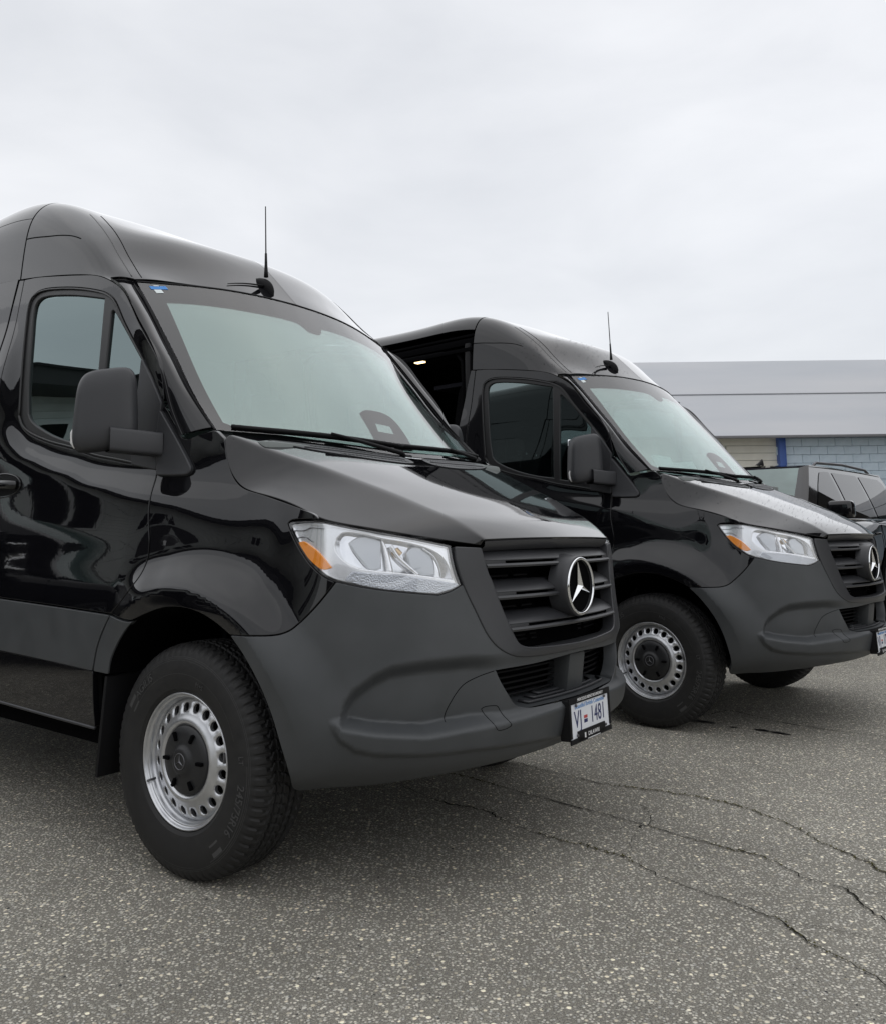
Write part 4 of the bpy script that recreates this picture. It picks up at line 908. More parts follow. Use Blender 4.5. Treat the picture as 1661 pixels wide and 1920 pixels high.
    panel('sliding_door_sill',Sd,[[(3.132,.49),(sx,.50)],[(sx,.50),(sx,.746)],[(sx,.746),(3.132,.689)],[(3.132,.689),(3.132,.49)]],'paint',sld,.02,None,0,.003,.03,sign=SGN)
    se=s_of_x(-4.5); sw=s_of_x(-3.665)
    archr=[(sw+.50*math.cos(t),.385+.50*math.sin(t)) for t in np.linspace(.22,PI-.22,30)]
    panel('side_panel',Sd,[[(sx+.004,.49),(archr[-1][0],.49)],rev(archr),[(archr[0][0],.49),(se,.50)],[(se,.50),(se,2.375)],[(se,2.375),(sx+.004,2.372)],[(sx+.004,2.372),(sx+.004,.49)]],'paint',B,.03,None,0,.004,.016,sign=SGN)
    g=smooth_curve(archr,40); A=Sd(g[:,0],g[:,1]); grid_obj('wheel_arch_lining',np.stack([A,A+np.array([0,.4,0])],0),'void',B)
    # ---- mirror
    mr_=empty('mirror',(-.335,-1.09,1.597)); mr_.parent=B
    w=np.array([-.50,-.866,0]); nf=np.array([.866,-.50,0]); up=np.array([0,0,1.])
    def selli(th,ph,e1,e2):
        c=lambda a,e: np.sign(np.cos(a))*np.abs(np.cos(a))**e; s_=lambda a,e: np.sign(np.sin(a))*np.abs(np.sin(a))**e
        return c(ph,e1)*c(th,e2), c(ph,e1)*s_(th,e2), s_(ph,e1)
    th=np.linspace(0,2*PI,65)[:-1]; ph=np.linspace(-PI/2,PI/2,41); TH,PH=np.meshgrid(th,ph); a,b,c=selli(TH,PH,.42,.55)
    wz=1-.10*np.clip(c,-1,1)+.02*c
    X=(a*.108*wz)[...,None]*w+(b*.075*np.where(b>0,1,.55))[...,None]*nf+((c*.150)+ -.02*a)[...,None]*up
    grid_obj('mirror_head',X,'mirror_pl',mr_,closed=True,flip=False)
    bm=bmesh.new(); box(bm,(0,0,0),(.17,.006,.25),None,.002); gm=bm_obj('mirror_glass',bm,'mirror_glass',mr_,True,40); gm.location=-nf*.043+up*.0; gm.rotation_euler=(0,0,math.atan2(w[1],w[0]))
    tube('turn_signal',[w*.100+nf*.024+up*(-.065),w*.108+nf*.014+up*(-.09),w*.107+nf*.016+up*(-.125),w*.098+nf*.022+up*(-.145)],[.005,.009,.009,.006],'white_pl',mr_,8)
    # arm: from the door to under the head
    a0=np.array([.10,.155,-.118]); a1=np.array([.045,0.0,-.098]); 
    P=smooth_curve([(.100,.165,-.122),(.080,.085,-.119),(.050,-.02,-.114)],14); sec=[(math.copysign(abs(math.cos(t))**.28,math.cos(t))*.045,math.copysign(abs(math.sin(t))**.28,math.sin(t))*.044) for t in np.linspace(0,2*PI,25)[:-1]]
    G=[]
    for i,p in enumerate(P):
        G.append([p+np.array([.85,-.35,0])*x_+np.array([0,0,1])*z_ for x_,z_ in sec])
    arm=grid_obj('mirror_arm',np.array(G),'mirror_pl',mr_,closed=True,flip=True)
    if arm.data.polygons[30].normal.dot(Vector(G[0][0])-Vector(P[0]))<0: pass
    # ---- black triangular corner pieces at the mirror foot
    sail=panel('mirror_base',Sd,[[(2.011,1.817),(1.93,1.712),(1.879,1.634)],[(1.879,1.634),(1.893,1.504),(1.886,1.385)],[(1.886,1.385),(2.03,1.412)],[(2.03,1.412),(2.022,1.60),(2.011,1.817)]],'mirror_pl',door,.012,None,.010,.001,.016,sign=SGN,edge=.006)
    tri=[[(1.874,1.600),(1.80,1.508),(1.727,1.412),(1.704,1.380)],[(1.704,1.380),(1.704,1.366),(1.722,1.357)],[(1.722,1.357),(1.80,1.358),(1.868,1.362)],[(1.868,1.362),(1.884,1.504),(1.874,1.600)]]
    panel('mirror_foot',Sd,tri,'mirror_pl',B,.012,None,.016,.001,.018,sign=SGN,edge=.006)
    # ---- mud flap behind the front wheel
    K=Sd(np.array([2.118,2.03]),np.array([.60,.60])); 
    box_obj('mud_flap',(-.425,-.90,.455),(.016,.20,.36),'black',B,.004,Matrix.Rotation(math.radians(6),3,'Y'))
    # ---- wheels
    wh=[]
    w0=van_wheel(B); w0.location=(0,-.961,.385); wh.append(w0)
    w1=copy_tree(w0,B); w1.location=(-3.665,-.961,.385); w1.rotation_euler=(0,.7,0)
    # ---- both sides
    for o in [o for o in list(B.children) if o.name.split('.')[0] in ('fender','arch_cladding','wheel_arch_lining','front_door','door_pillar','windshield_pillar','roof_cap','roof','side_panel','sliding_door','mirror','mirror_foot','mud_flap','headlight','wheel')]: mirror_tree(o,B)
    # ---- antenna on the roof
    ap=RF(np.array([.021]),np.array([.885]))[0]; an=normals(RF,np.array([.021]),np.array([.885]),sign=RS)[0]
    ant=empty('antenna',ap); ant.parent=B
    tilt=Vector((0,0,1)).rotation_difference(Vector(an)).to_matrix()
    K=10; G=[]
    for i in range(13):
        f=i/12; w_=.023*math.sin(PI*(.08+.92*f)*.5)*(1 if f<.85 else 1-(f-.85)*3) ; hgt=.035*math.sin(PI*f**.8)**.8+.004 if 0<f<1 else .003; x=.075-.15*f
        G.append([tilt@Vector((x,w_*math.cos(t),max(0,hgt*math.sin(t)))) for t in np.linspace(0,PI,13)])
    fin=grid_obj('antenna_foot',np.array([[tuple(p) for p in r] for r in G]),'black',ant,flip=True)
    b0=np.array(tilt@Vector((-.030,0,.04))); d_=np.array([-.035,0,1.0]); P=[b0+d_*t for t in (0,.03,.06,.12)]; tube('antenna_base_rod',P,[.011,.009,.007,.0055],'black',ant,8)
    tube('antenna_mast',[b0+d_*.11,b0+d_*.36],[.0035,.0026],'black',ant,6)
    # short lead that lies on the roof beside the aerial
    q=[RF(np.array([.021-.0004*k*k]),np.array([.885-.045*k]))[0]+an*.006-ap for k in range(6)]; tube('antenna_lead',q,np.linspace(.005,.002,6),'black',ant,6)
    # ---- cabin and underside
    cab=empty('cabin'); cab.parent=B
    box_obj('cabin_floor',(-2.1,0,.62),(4.6,1.72,.05),'dark_liner',cab,.0)
    box_obj('dashboard',(-.10,0,1.33),(.42,1.60,.22),'dash',cab,.06)
    box_obj('dash_top',(.02,0,1.45),(.34,1.58,.05),'dash',cab,.02)
    box_obj('bulkhead',(-1.9,0,1.65),(.03,1.66,1.7),'liner',cab,.0)
    box_obj('headlining',(-1.3,0,2.28),(1.15,1.50,.03),'liner',cab,.0)
    st_=empty('steering_wheel',(-.34,.42,1.46),(0,math.radians(-62),0)); st_.parent=B
    V,Fc=tube_mesh([(.19*math.cos(t),.19*math.sin(t),0) for t in np.linspace(0,2*PI,41)],.016,10,False); mesh_obj('wheel_rim',V,Fc,'black',st_)
    bm=bmesh.new(); box(bm,(0,0,-.01),(.14,.13,.05),None,.02); box(bm,(0,0,-.01),(.05,.36,.02),None,.006); bm_obj('wheel_spokes',bm,'black',st_,True,40)
    box_obj('instrument_hood',(-.13,.45,1.535),(.14,.34,.13),'black',cab,.03,Matrix.Rotation(math.radians(-14),3,'Y'))
    for y in (-.46,.46):
        s_=empty('seat',(-.86,y,0)); s_.parent=B
        box_obj('cushion',(.03,0,1.02),(.50,.50,.15),'seat',s_,.05); box_obj('backrest',(-.25,0,1.38),(.14,.48,.68),'seat',s_,.055,Matrix.Rotation(math.radians(-12),3,'Y')); box_obj('headrest',(-.33,0,1.84),(.10,.27,.20),'seat',s_,.045); box_obj('seat_plinth',(.0,0,.80),(.40,.42,.34),'black',s_,.01)
        tube('headrest_rod',[(-.31,-.06,1.66),(-.325,-.06,1.80)],.007,'chrome',s_,6); tube('headrest_rod',[(-.31,.06,1.66),(-.325,.06,1.80)],.007,'chrome',s_,6)
    box_obj('sill_underside',(-1.9,-.84,.425),(2.75,.12,.07),'void',B,.01,Matrix.Rotation(math.radians(1.6),3,'Y')); box_obj('sill_underside',(-1.9,.84,.425),(2.75,.12,.07),'void',B,.01,Matrix.Rotation(math.radians(1.6),3,'Y'))
    ub=box_obj('underbody',(-2.0,0,.50),(5.0,1.10,.26),'void',B,.0); box_obj('engine_bay',(.22,0,.72),(1.05,1.06,.50),'void',ub,.0); box_obj('engine_cover',(.2,0,1.02),(.9,1.36,.14),'void',ub,.0)
    tube('axle',[(0,-.8,.40),(0,.8,.40)],.06,'void',ub,10); tube('axle',[(-3.665,-.8,.40),(-3.665,.8,.40)],.07,'void',ub,10)
    lz=[(2.0,.46),(2.2,.50)]
    # inner liner keeps the panel joints dark
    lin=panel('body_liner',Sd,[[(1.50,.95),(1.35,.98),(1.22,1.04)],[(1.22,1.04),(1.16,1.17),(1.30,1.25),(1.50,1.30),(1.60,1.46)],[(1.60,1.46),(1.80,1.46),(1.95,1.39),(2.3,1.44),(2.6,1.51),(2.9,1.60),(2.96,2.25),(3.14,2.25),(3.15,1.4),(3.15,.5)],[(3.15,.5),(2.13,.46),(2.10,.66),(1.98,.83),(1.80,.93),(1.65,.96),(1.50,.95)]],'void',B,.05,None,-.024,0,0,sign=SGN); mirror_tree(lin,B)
    rearw=box_obj('rear_door',(-4.53,0,1.45),(.05,1.70,1.86),'paint',B,.03)
    rt=box_obj('rear_roof_end',(-4.53,0,2.55),(.05,1.55,.40),'paint',B,.10)
    flatten(root)
    return root

# ------------------------------------------------------------------ ground, cracks, stains
def setting(o): tag(o,kind='structure'); return o
CRACKS={
'c1':[(-0.222, 4.111), (-0.091, 3.895), (0.002, 3.818), (0.166, 3.717), (0.248, 3.534), (0.318, 3.461), (0.401, 3.37), (0.513, 3.289), (0.615, 3.186), (0.675, 3.031), (0.736, 2.953), (0.784, 2.878), (0.848, 2.807), (0.899, 2.736), (0.966, 2.672), (0.981, 2.578), (1.01, 2.487), (1.049, 2.41), (1.078, 2.308), (1.108, 2.222)],
'c1b':[(0.966, 2.672), (1.039, 2.634), (1.109, 2.593), (1.204, 2.557), (1.305, 2.523)],
'c2':[(0.033, 4.297), (0.213, 4.093), (0.365, 3.922), (0.483, 3.808), (0.638, 3.659), (0.757, 3.523), (0.85, 3.422), (0.938, 3.329), (1.004, 3.254), (1.066, 3.21), (1.116, 3.113), (1.155, 2.978), (1.241, 2.901), (1.256, 2.83), (1.247, 2.752), (1.25, 2.648), (1.278, 2.551)],
'c2b':[(1.241, 2.901), (1.291, 2.864), (1.356, 2.857), (1.472, 2.858)],
'c3':[(0.273, 4.576), (0.413, 4.402), (0.545, 4.258), (0.666, 4.113), (0.717, 4.086), (0.84, 4.009), (0.964, 3.957), (1.074, 3.871), (1.196, 3.759), (1.254, 3.636), (1.315, 3.539), (1.346, 3.331), (1.386, 3.221), (1.417, 3.103), (1.433, 3.008), (1.465, 2.882)],
'c3b':[(0.717, 4.086), (0.772, 3.883), (0.812, 3.712), (0.805, 3.614), (0.778, 3.522)],
'c4':[(0.745, 3.524), (0.672, 3.354), (0.626, 3.186)],
'c5':[(1.515, 5.529), (1.802, 5.729), (1.904, 5.507), (2.014, 5.301), (2.193, 5.119), (2.409, 4.935), (2.63, 4.811)]}
def asphalt():
    m=bpy.data.materials.new('asphalt'); m.use_nodes=True; t=m.node_tree; b=t.nodes['Principled BSDF']; L=t.links
    tc=t.nodes.new('ShaderNodeTexCoord')
    def nd(k,**kw):
        n=t.nodes.new(k)
        for a,v in kw.items(): setattr(n,a,v)
        return n
    warp=nd('ShaderNodeTexNoise'); warp.inputs['Scale'].default_value=70; warp.inputs['Detail'].default_value=2; L.new(tc.outputs['Object'],warp.inputs['Vector'])
    wm=nd('ShaderNodeMixRGB'); wm.blend_type='ADD'; wm.inputs[0].default_value=.006; L.new(tc.outputs['Object'],wm.inputs[1]); L.new(warp.outputs['Color'],wm.inputs[2])
    def stones(scale,lo,thr,thr2):
        v=nd('ShaderNodeTexVoronoi',feature='F1'); v.inputs['Scale'].default_value=scale; v.inputs['Randomness'].default_value=1; L.new(wm.outputs[0],v.inputs['Vector'])
        s=nd('ShaderNodeSeparateColor'); L.new(v.outputs['Color'],s.inputs[0])
        pick=nd('ShaderNodeMath',operation='GREATER_THAN'); pick.inputs[1].default_value=lo; L.new(s.outputs[0],pick.inputs[0])
        edge=nd('ShaderNodeMapRange'); edge.inputs['From Min'].default_value=thr; edge.inputs['From Max'].default_value=thr2; edge.inputs['To Min'].default_value=1; edge.inputs['To Max'].default_value=0; L.new(v.outputs['Distance'],edge.inputs[0])
        mk=nd('ShaderNodeMath',operation='MULTIPLY'); L.new(pick.outputs[0],mk.inputs[0]); L.new(edge.outputs[0],mk.inputs[1])
        cr=nd('ShaderNodeValToRGB'); cr.color_ramp.interpolation='LINEAR'
        els=cr.color_ramp.elements; els[0].position=0; els[0].color=(.22,.205,.172,1); els[1].position=1; els[1].color=(.54,.53,.49,1)
        for p,c in ((.3,(.38,.355,.30)),(.55,(.62,.57,.47)),(.72,(.40,.395,.38)),(.88,(.78,.73,.60))):
            q=els.new(p); q.color=(*c,1)
        L.new(s.outputs[1],cr.inputs[0]); return mk,cr,v
    # closely packed chippings of every tone in a dark binder, with larger pale pebbles among them
    big=stones(60,.72,.28,.42); sm=stones(104,-1.,.30,.47)
    rc=sm[1].color_ramp.elements
    for e_,c in zip(rc,((.15,.147,.138),(.28,.275,.255),(.39,.378,.345),(.31,.31,.306),(.52,.50,.45),(.52,.505,.465))): e_.color=(*c,1)
    bind=nd('ShaderNodeTexNoise'); bind.inputs['Scale'].default_value=260; bind.inputs['Detail'].default_value=3; L.new(tc.outputs['Object'],bind.inputs['Vector'])
    br=nd('ShaderNodeValToRGB'); br.color_ramp.elements[0].color=(.04,.039,.037,1); br.color_ramp.elements[1].color=(.25,.24,.215,1); br.color_ramp.elements[0].position=.3; br.color_ramp.elements[1].position=.72; L.new(bind.outputs[0],br.inputs[0])
    m1=nd('ShaderNodeMixRGB'); L.new(sm[0].outputs[0],m1.inputs[0]); L.new(br.outputs[0],m1.inputs[1]); L.new(sm[1].outputs[0],m1.inputs[2])
    m2=nd('ShaderNodeMixRGB'); L.new(big[0].outputs[0],m2.inputs[0]); L.new(m1.outputs[0],m2.inputs[1]); L.new(big[1].outputs[0],m2.inputs[2])
    gain=nd('ShaderNodeMixRGB',blend_type='MULTIPLY'); gain.inputs[0].default_value=1; gain.inputs[2].default_value=(1.60,1.57,1.48,1); L.new(m2.outputs[0],gain.inputs[1]); m2=gain
    # broad wear
    w=nd('ShaderNodeTexNoise'); w.inputs['Scale'].default_value=.9; w.inputs['Detail'].default_value=6; w.inputs['Roughness'].default_value=.6; L.new(tc.outputs['Object'],w.inputs['Vector'])
    wr=nd('ShaderNodeMapRange'); wr.inputs['From Min'].default_value=.3; wr.inputs['From Max'].default_value=.7; wr.inputs['To Min'].default_value=.76; wr.inputs['To Max'].default_value=1.18; L.new(w.outputs[0],wr.inputs[0])
    m3=nd('ShaderNodeMixRGB',blend_type='MULTIPLY'); m3.inputs[0].default_value=1; L.new(m2.outputs[0],m3.inputs[1]); L.new(wr.outputs[0],m3.inputs[2])
    L.new(m3.outputs[0],b.inputs['Base Color']); b.inputs['Roughness'].default_value=.78; b.inputs['Specular IOR Level'].default_value=.35
    ad=nd('ShaderNodeMath',operation='ADD'); L.new(big[0].outputs[0],ad.inputs[0]); L.new(sm[0].outputs[0],ad.inputs[1])
    ad2=nd('ShaderNodeMath',operation='MULTIPLY_ADD'); ad2.inputs[1].default_value=.8; L.new(bind.outputs[0],ad2.inputs[0]); L.new(ad.outputs[0],ad2.inputs[2])
    bp=nd('ShaderNodeBump'); bp.inputs['Strength'].default_value=.6; bp.inputs['Distance'].default_value=.005; L.new(ad2.outputs[0],bp.inputs['Height']); L.new(bp.outputs[0],b.inputs['Normal'])
    return m
M['asphalt']=asphalt()
g=mesh_obj('ground',[(-400,-400,0),(400,-400,0),(400,400,0),(-400,400,0)],[(0,1,2,3)],'asphalt',smooth=False); setting(g)
M['crack']=add_noise(mat('crack_dirt',(.012,.012,.011),.95,0,.1),45,(.006,.006,.006),(.028,.026,.019))
M['moss']=add_noise(mat('crack_moss',(.07,.065,.025),.95,0,.1),120,(.035,.035,.014),(.12,.105,.045))
M['oil']=add_noise(mat('oil_stain',(.012,.012,.013),.35,0,.5),14,(.008,.008,.009),(.03,.03,.03))
def jag(P,step=.02,amp=.011,seed=1):
    r=np.random.default_rng(seed); P=np.array(P,float); d=np.concatenate([[0],np.cumsum(np.linalg.norm(np.diff(P,axis=0),axis=1))]); n=int(d[-1]/step)+2; x=np.linspace(0,d[-1],n)
    Q=np.stack([np.interp(x,d,P[:,0]),np.interp(x,d,P[:,1])],1); w=r.normal(0,1,(n,2)); w=.6*w+.9*blur(r.normal(0,1,(n,2)),0,3)*1.6; return Q+w*amp*.75
widths=dict(c1=.0054,c1b=.0028,c2=.0056,c2b=.0028,c3=.0042,c3b=.0024,c4=.0020,c5=.007)
MV=[];MF=[]
for i,(k,P) in enumerate(CRACKS.items()):
    Q=jag(P,seed=i+3); n=len(Q); T=np.gradient(Q,axis=0); T/=np.linalg.norm(T,axis=1)[:,None]; S=np.stack([-T[:,1],T[:,0]],1)
    w=widths[k]*(.30+.55*np.abs(blur(rng.normal(0,1,(n,1)),0,2))*2.2+.35*rng.random((n,1)))
    L_=Q+S*w*.5; R_=Q-S*w*.5; V=[(*p,.004) for p in L_]+[(*p,.004) for p in R_]; setting(mesh_obj('crack',V,[(j,j+1,n+j+1,n+j) for j in range(n-1)],'crack',smooth=False))
    if k in ('c1','c2','c3'):
        dens=np.clip(blur(rng.normal(0,1,(n,1)),0,8)*4,0,1)[:,0]
        for j in range(n):
            for q in range(int(5*dens[j]+rng.random()*.5)):
                c=Q[j]+rng.normal(0,.005,2); s_=.0015+.003*rng.random(); b=len(MV)
                for a in range(5): MV.append((c[0]+s_*math.cos(a*1.257),c[1]+s_*math.sin(a*1.257),.0045))
                MV.append((c[0],c[1],.005+s_*.7))
                MF+=[(b+a,b+(a+1)%5,b+5) for a in range(5)]
mo=mesh_obj('moss',MV,MF,'moss'); tag(mo,'olive green moss growing in patches along the asphalt cracks','moss',kind='stuff')
# loose grit on the asphalt near the camera
GV=[];GF=[];GI=[]
for i in range(5200):
    y=1.9+4.2*rng.random()**1.5; x=(rng.random()-.5)*1.25*y; s_=.0016+.0022*rng.random()+(.0022 if rng.random()<.06 else 0); b=len(GV); a0=rng.random()*6
    for a in range(5):
        q=s_*(.7+.5*rng.random()); GV.append((x+q*math.cos(a0+a*1.257),y+q*math.sin(a0+a*1.257),.0005))
    GV.append((x+s_*.1,y,s_*(.5+.4*rng.random()))); k=int(rng.choice(4,p=[.35,.3,.2,.15]))
    for a in range(5): GF.append((b+a,b+(a+1)%5,b+5)); GI.append(k)
gm=bpy.data.meshes.new('grit'); gm.from_pydata(GV,[],GF)
for nm,c in (('grit_pale',(.42,.40,.35)),('grit_tan',(.27,.25,.21)),('grit_grey',(.16,.16,.16)),('grit_dark',(.05,.05,.05))): gm.materials.append(mat(nm,c,.75))
gm.polygons.foreach_set('material_index',GI); gm.update(); go=bpy.data.objects.new('grit',gm); COL.objects.link(go); tag(go,'loose pale and grey grit scattered over the worn asphalt','grit',kind='stuff')
def blotch(name,c,rx,ry,m,rot=0,z=.004,seed=0):
    r=np.random.default_rng(seed); n=36; a=np.linspace(0,2*PI,n+1)[:-1]; rad=1+.35*blur(np.tile(r.normal(0,1,(n,1)),(3,1)),0,1.4)[n:2*n,0]
    x=rx*rad*np.cos(a); y=ry*rad*np.sin(a); V=[(c[0]+x[i]*math.cos(rot)-y[i]*math.sin(rot),c[1]+x[i]*math.sin(rot)+y[i]*math.cos(rot),z) for i in range(n)]
    return setting(mesh_obj(name,V,[tuple(range(n))],m,smooth=False))
for i,(c,rx,ry) in enumerate((((1.40,5.56),.05,.02),((1.47,5.44),.09,.035),((1.55,5.38),.06,.02),((1.80,5.14),.045,.022),((1.87,5.06),.06,.02),((1.66,5.22),.03,.012),((1.33,5.46),.03,.012))): blotch('oil_stain',c,rx,ry,'oil',-.8,seed=i)

# ------------------------------------------------------------------ buildings across the yard
YB=20.5
M['blue_block']=add_noise(mat('pale_blue_block_paint',(.62,.73,.82),.75,0,.3),6,(.57,.68,.77),(.66,.77,.86),.12,.004,8)
M['mortar']=mat('painted_joint',(.48,.57,.65),.9)
M['cream']=add_noise(mat('cream_siding',(.74,.72,.64),.7,0,.3),4,(.70,.68,.60),(.78,.76,.68),.05,.003,6)
M['post_blue']=mat('blue_post_paint',(.05,.11,.36),.5)
M['roof_metal']=add_noise(mat('pale_roof_metal',(.47,.48,.50),.6,.0,.4),.6,(.43,.45,.48),(.51,.515,.53),.05,.02,5,stretch=(.3,1,1))
M['gutter']=mat('gutter_grey',(.20,.20,.21),.6); M['ridge']=mat('ridge_grey',(.62,.62,.64),.6)
wb=empty('warehouse',(12,YB,0)); tag(wb,'long low building with pale blue block wall, cream siding and pale metal roof','building')
def wpart(name,c,s,m,bev=.0): return box_obj(name,(c[0]-12,c[1]-YB,c[2]),s,m,wb,bev)
wpart('wall',(19.2,YB+.16,1.72),(22.2,.20,3.44),'mortar'); wpart('wall',(4.0,YB+.16,1.72),(8.2,.20,3.44),'mortar')
def proto_box(name,s,m,bev): 
    o=box_obj(name,(0,0,0),s,m,wb,bev,seg=1); return o
# alike pieces share one mesh
def centered(name,s,m,bev):
    bm=bmesh.new(); box(bm,(0,0,0),s,None,bev,1); me=bpy.data.meshes.new(name); bm.to_mesh(me); bm.free(); me.materials.append(M[m]); return me
bme=centered('block',(.392,.12,.193),'blue_block',.006)
def inst(me,name,par,loc):
    o=bpy.data.objects.new(name,me); COL.objects.link(o); o.parent=par; o.location=loc; return o
for r in range(17):
    for c in range(-(r%2),16):
        inst(bme,'block',wb,(8.30+.4*c+(.2 if r%2 else 0)-12,.0+rng.normal(0,.0015),.10+.2*r))
pm=centered('plank',(1.98,.05,.172),'cream',.006)
for r in range(19):
    for c in range(3): inst(pm,'plank',wb,(2.95+2.0*c+(.7 if r%2 else 0)-12+.05,.03,.09+.18*r))
wpart('blue_post',(7.99,YB-.08,1.74),(.16,.22,3.48),'post_blue',.01)
bmr=bmesh.new()
# sloped metal roof in two lifts with standing seams
def quad(name,P,m,par,th=.04):
    V=[Vector(p) for p in P]; n=(V[1]-V[0]).cross(V[3]-V[0]).normalized(); V+= [v-n*th for v in V]
    return mesh_obj(name,V,[(0,1,2,3),(7,6,5,4),(0,4,5,1),(1,5,6,2),(2,6,7,3),(3,7,4,0)],m,par,smooth=False)
L=lambda x,y,z:(x-12,y-YB,z)
quad('roof',[L(-2,20.1,3.44),L(32,20.1,3.44),L(32,22.5,4.80),L(-2,22.5,4.80)],'roof_metal',wb)
quad('upper_roof',[L(-2,22.5,4.835),L(32,22.5,4.835),L(32,25.2,6.26),L(-2,25.2,6.26)],'roof_metal',wb,.03)
wpart('eave_gutter',(15,20.06,3.40),(34,.10,.06),'gutter',.01)
wpart('gable_wall',(15,25.4,3.0),(34,.1,6.4),'mortar')

# house beyond the left edge: seen mirrored in the van's door and glass
M['siding']=add_noise(mat('house_siding',(.62,.65,.64),.8,0,.3),3,(.56,.59,.58),(.68,.71,.70))
M['shingle']=mat('dark_shingle',(.02,.02,.022),.9)
M['soffit']=mat('dark_soffit',(.03,.03,.032),.8)
M['trim']=mat('white_trim',(.6,.62,.62),.5)
hs=empty('house',(-13.4,3,0)); tag(hs,'single storey house with grey siding, white framed windows and dark eaves','house')
box_obj('wall',(-3,0,2.15),(6,24,4.3),'siding',hs,0)
box_obj('eave',(-2.4,0,4.45),(7.2,25,.32),'soffit',hs,0)
quad('roof',[(1.25,-12.6,4.63),(1.25,12.6,4.63),(-3,12.6,5.3),(-3,-12.6,5.3)],'shingle',hs)
bm_=centered('board',(.03,24,.20),'siding',.004)
for k in range(20): inst(bm_,'board',hs,(.015+.0,0,.12+.205*k))
for y in (-9,-5.6,-1.9,1.6,5.2,9):
    w_=box_obj('window',(.05,y,2.95),(.08,1.3,1.2),'void',hs,0)
    for dy in (-.65,0,.65): box_obj('window_frame',(.07,y+dy,2.95),(.07,.09,1.3),'trim',w_,0)
    for dz in (-.62,.62): box_obj('window_frame',(.07,y,2.95+dz),(.065,1.40,.10),'trim',w_,0)
box_obj('garage_door',(.05,4.3,1.1),(.08,2.0,2.2),'trim',hs,0); box_obj('garage_door',(.05,-3.3,1.1),(.08,2.0,2.2),'soffit',hs,0)
# low dark hedge row and shed behind the camera, only mirrored
M['shed']=mat('dark_shed_boards',(.05,.045,.04),.85)
sh=empty('shed',(2,-16,0)); tag(sh,'long dark timber shed with low pitched roof behind the yard','shed')
box_obj('wall',(0,0,1.3),(26,4,2.6),'shed',sh,0); quad('roof',[(-13.4,2.4,2.6),(-13.4,-2.4,2.6),(13.4,-2.4,3.4),(13.4,2.4,3.4)],'shingle',sh)

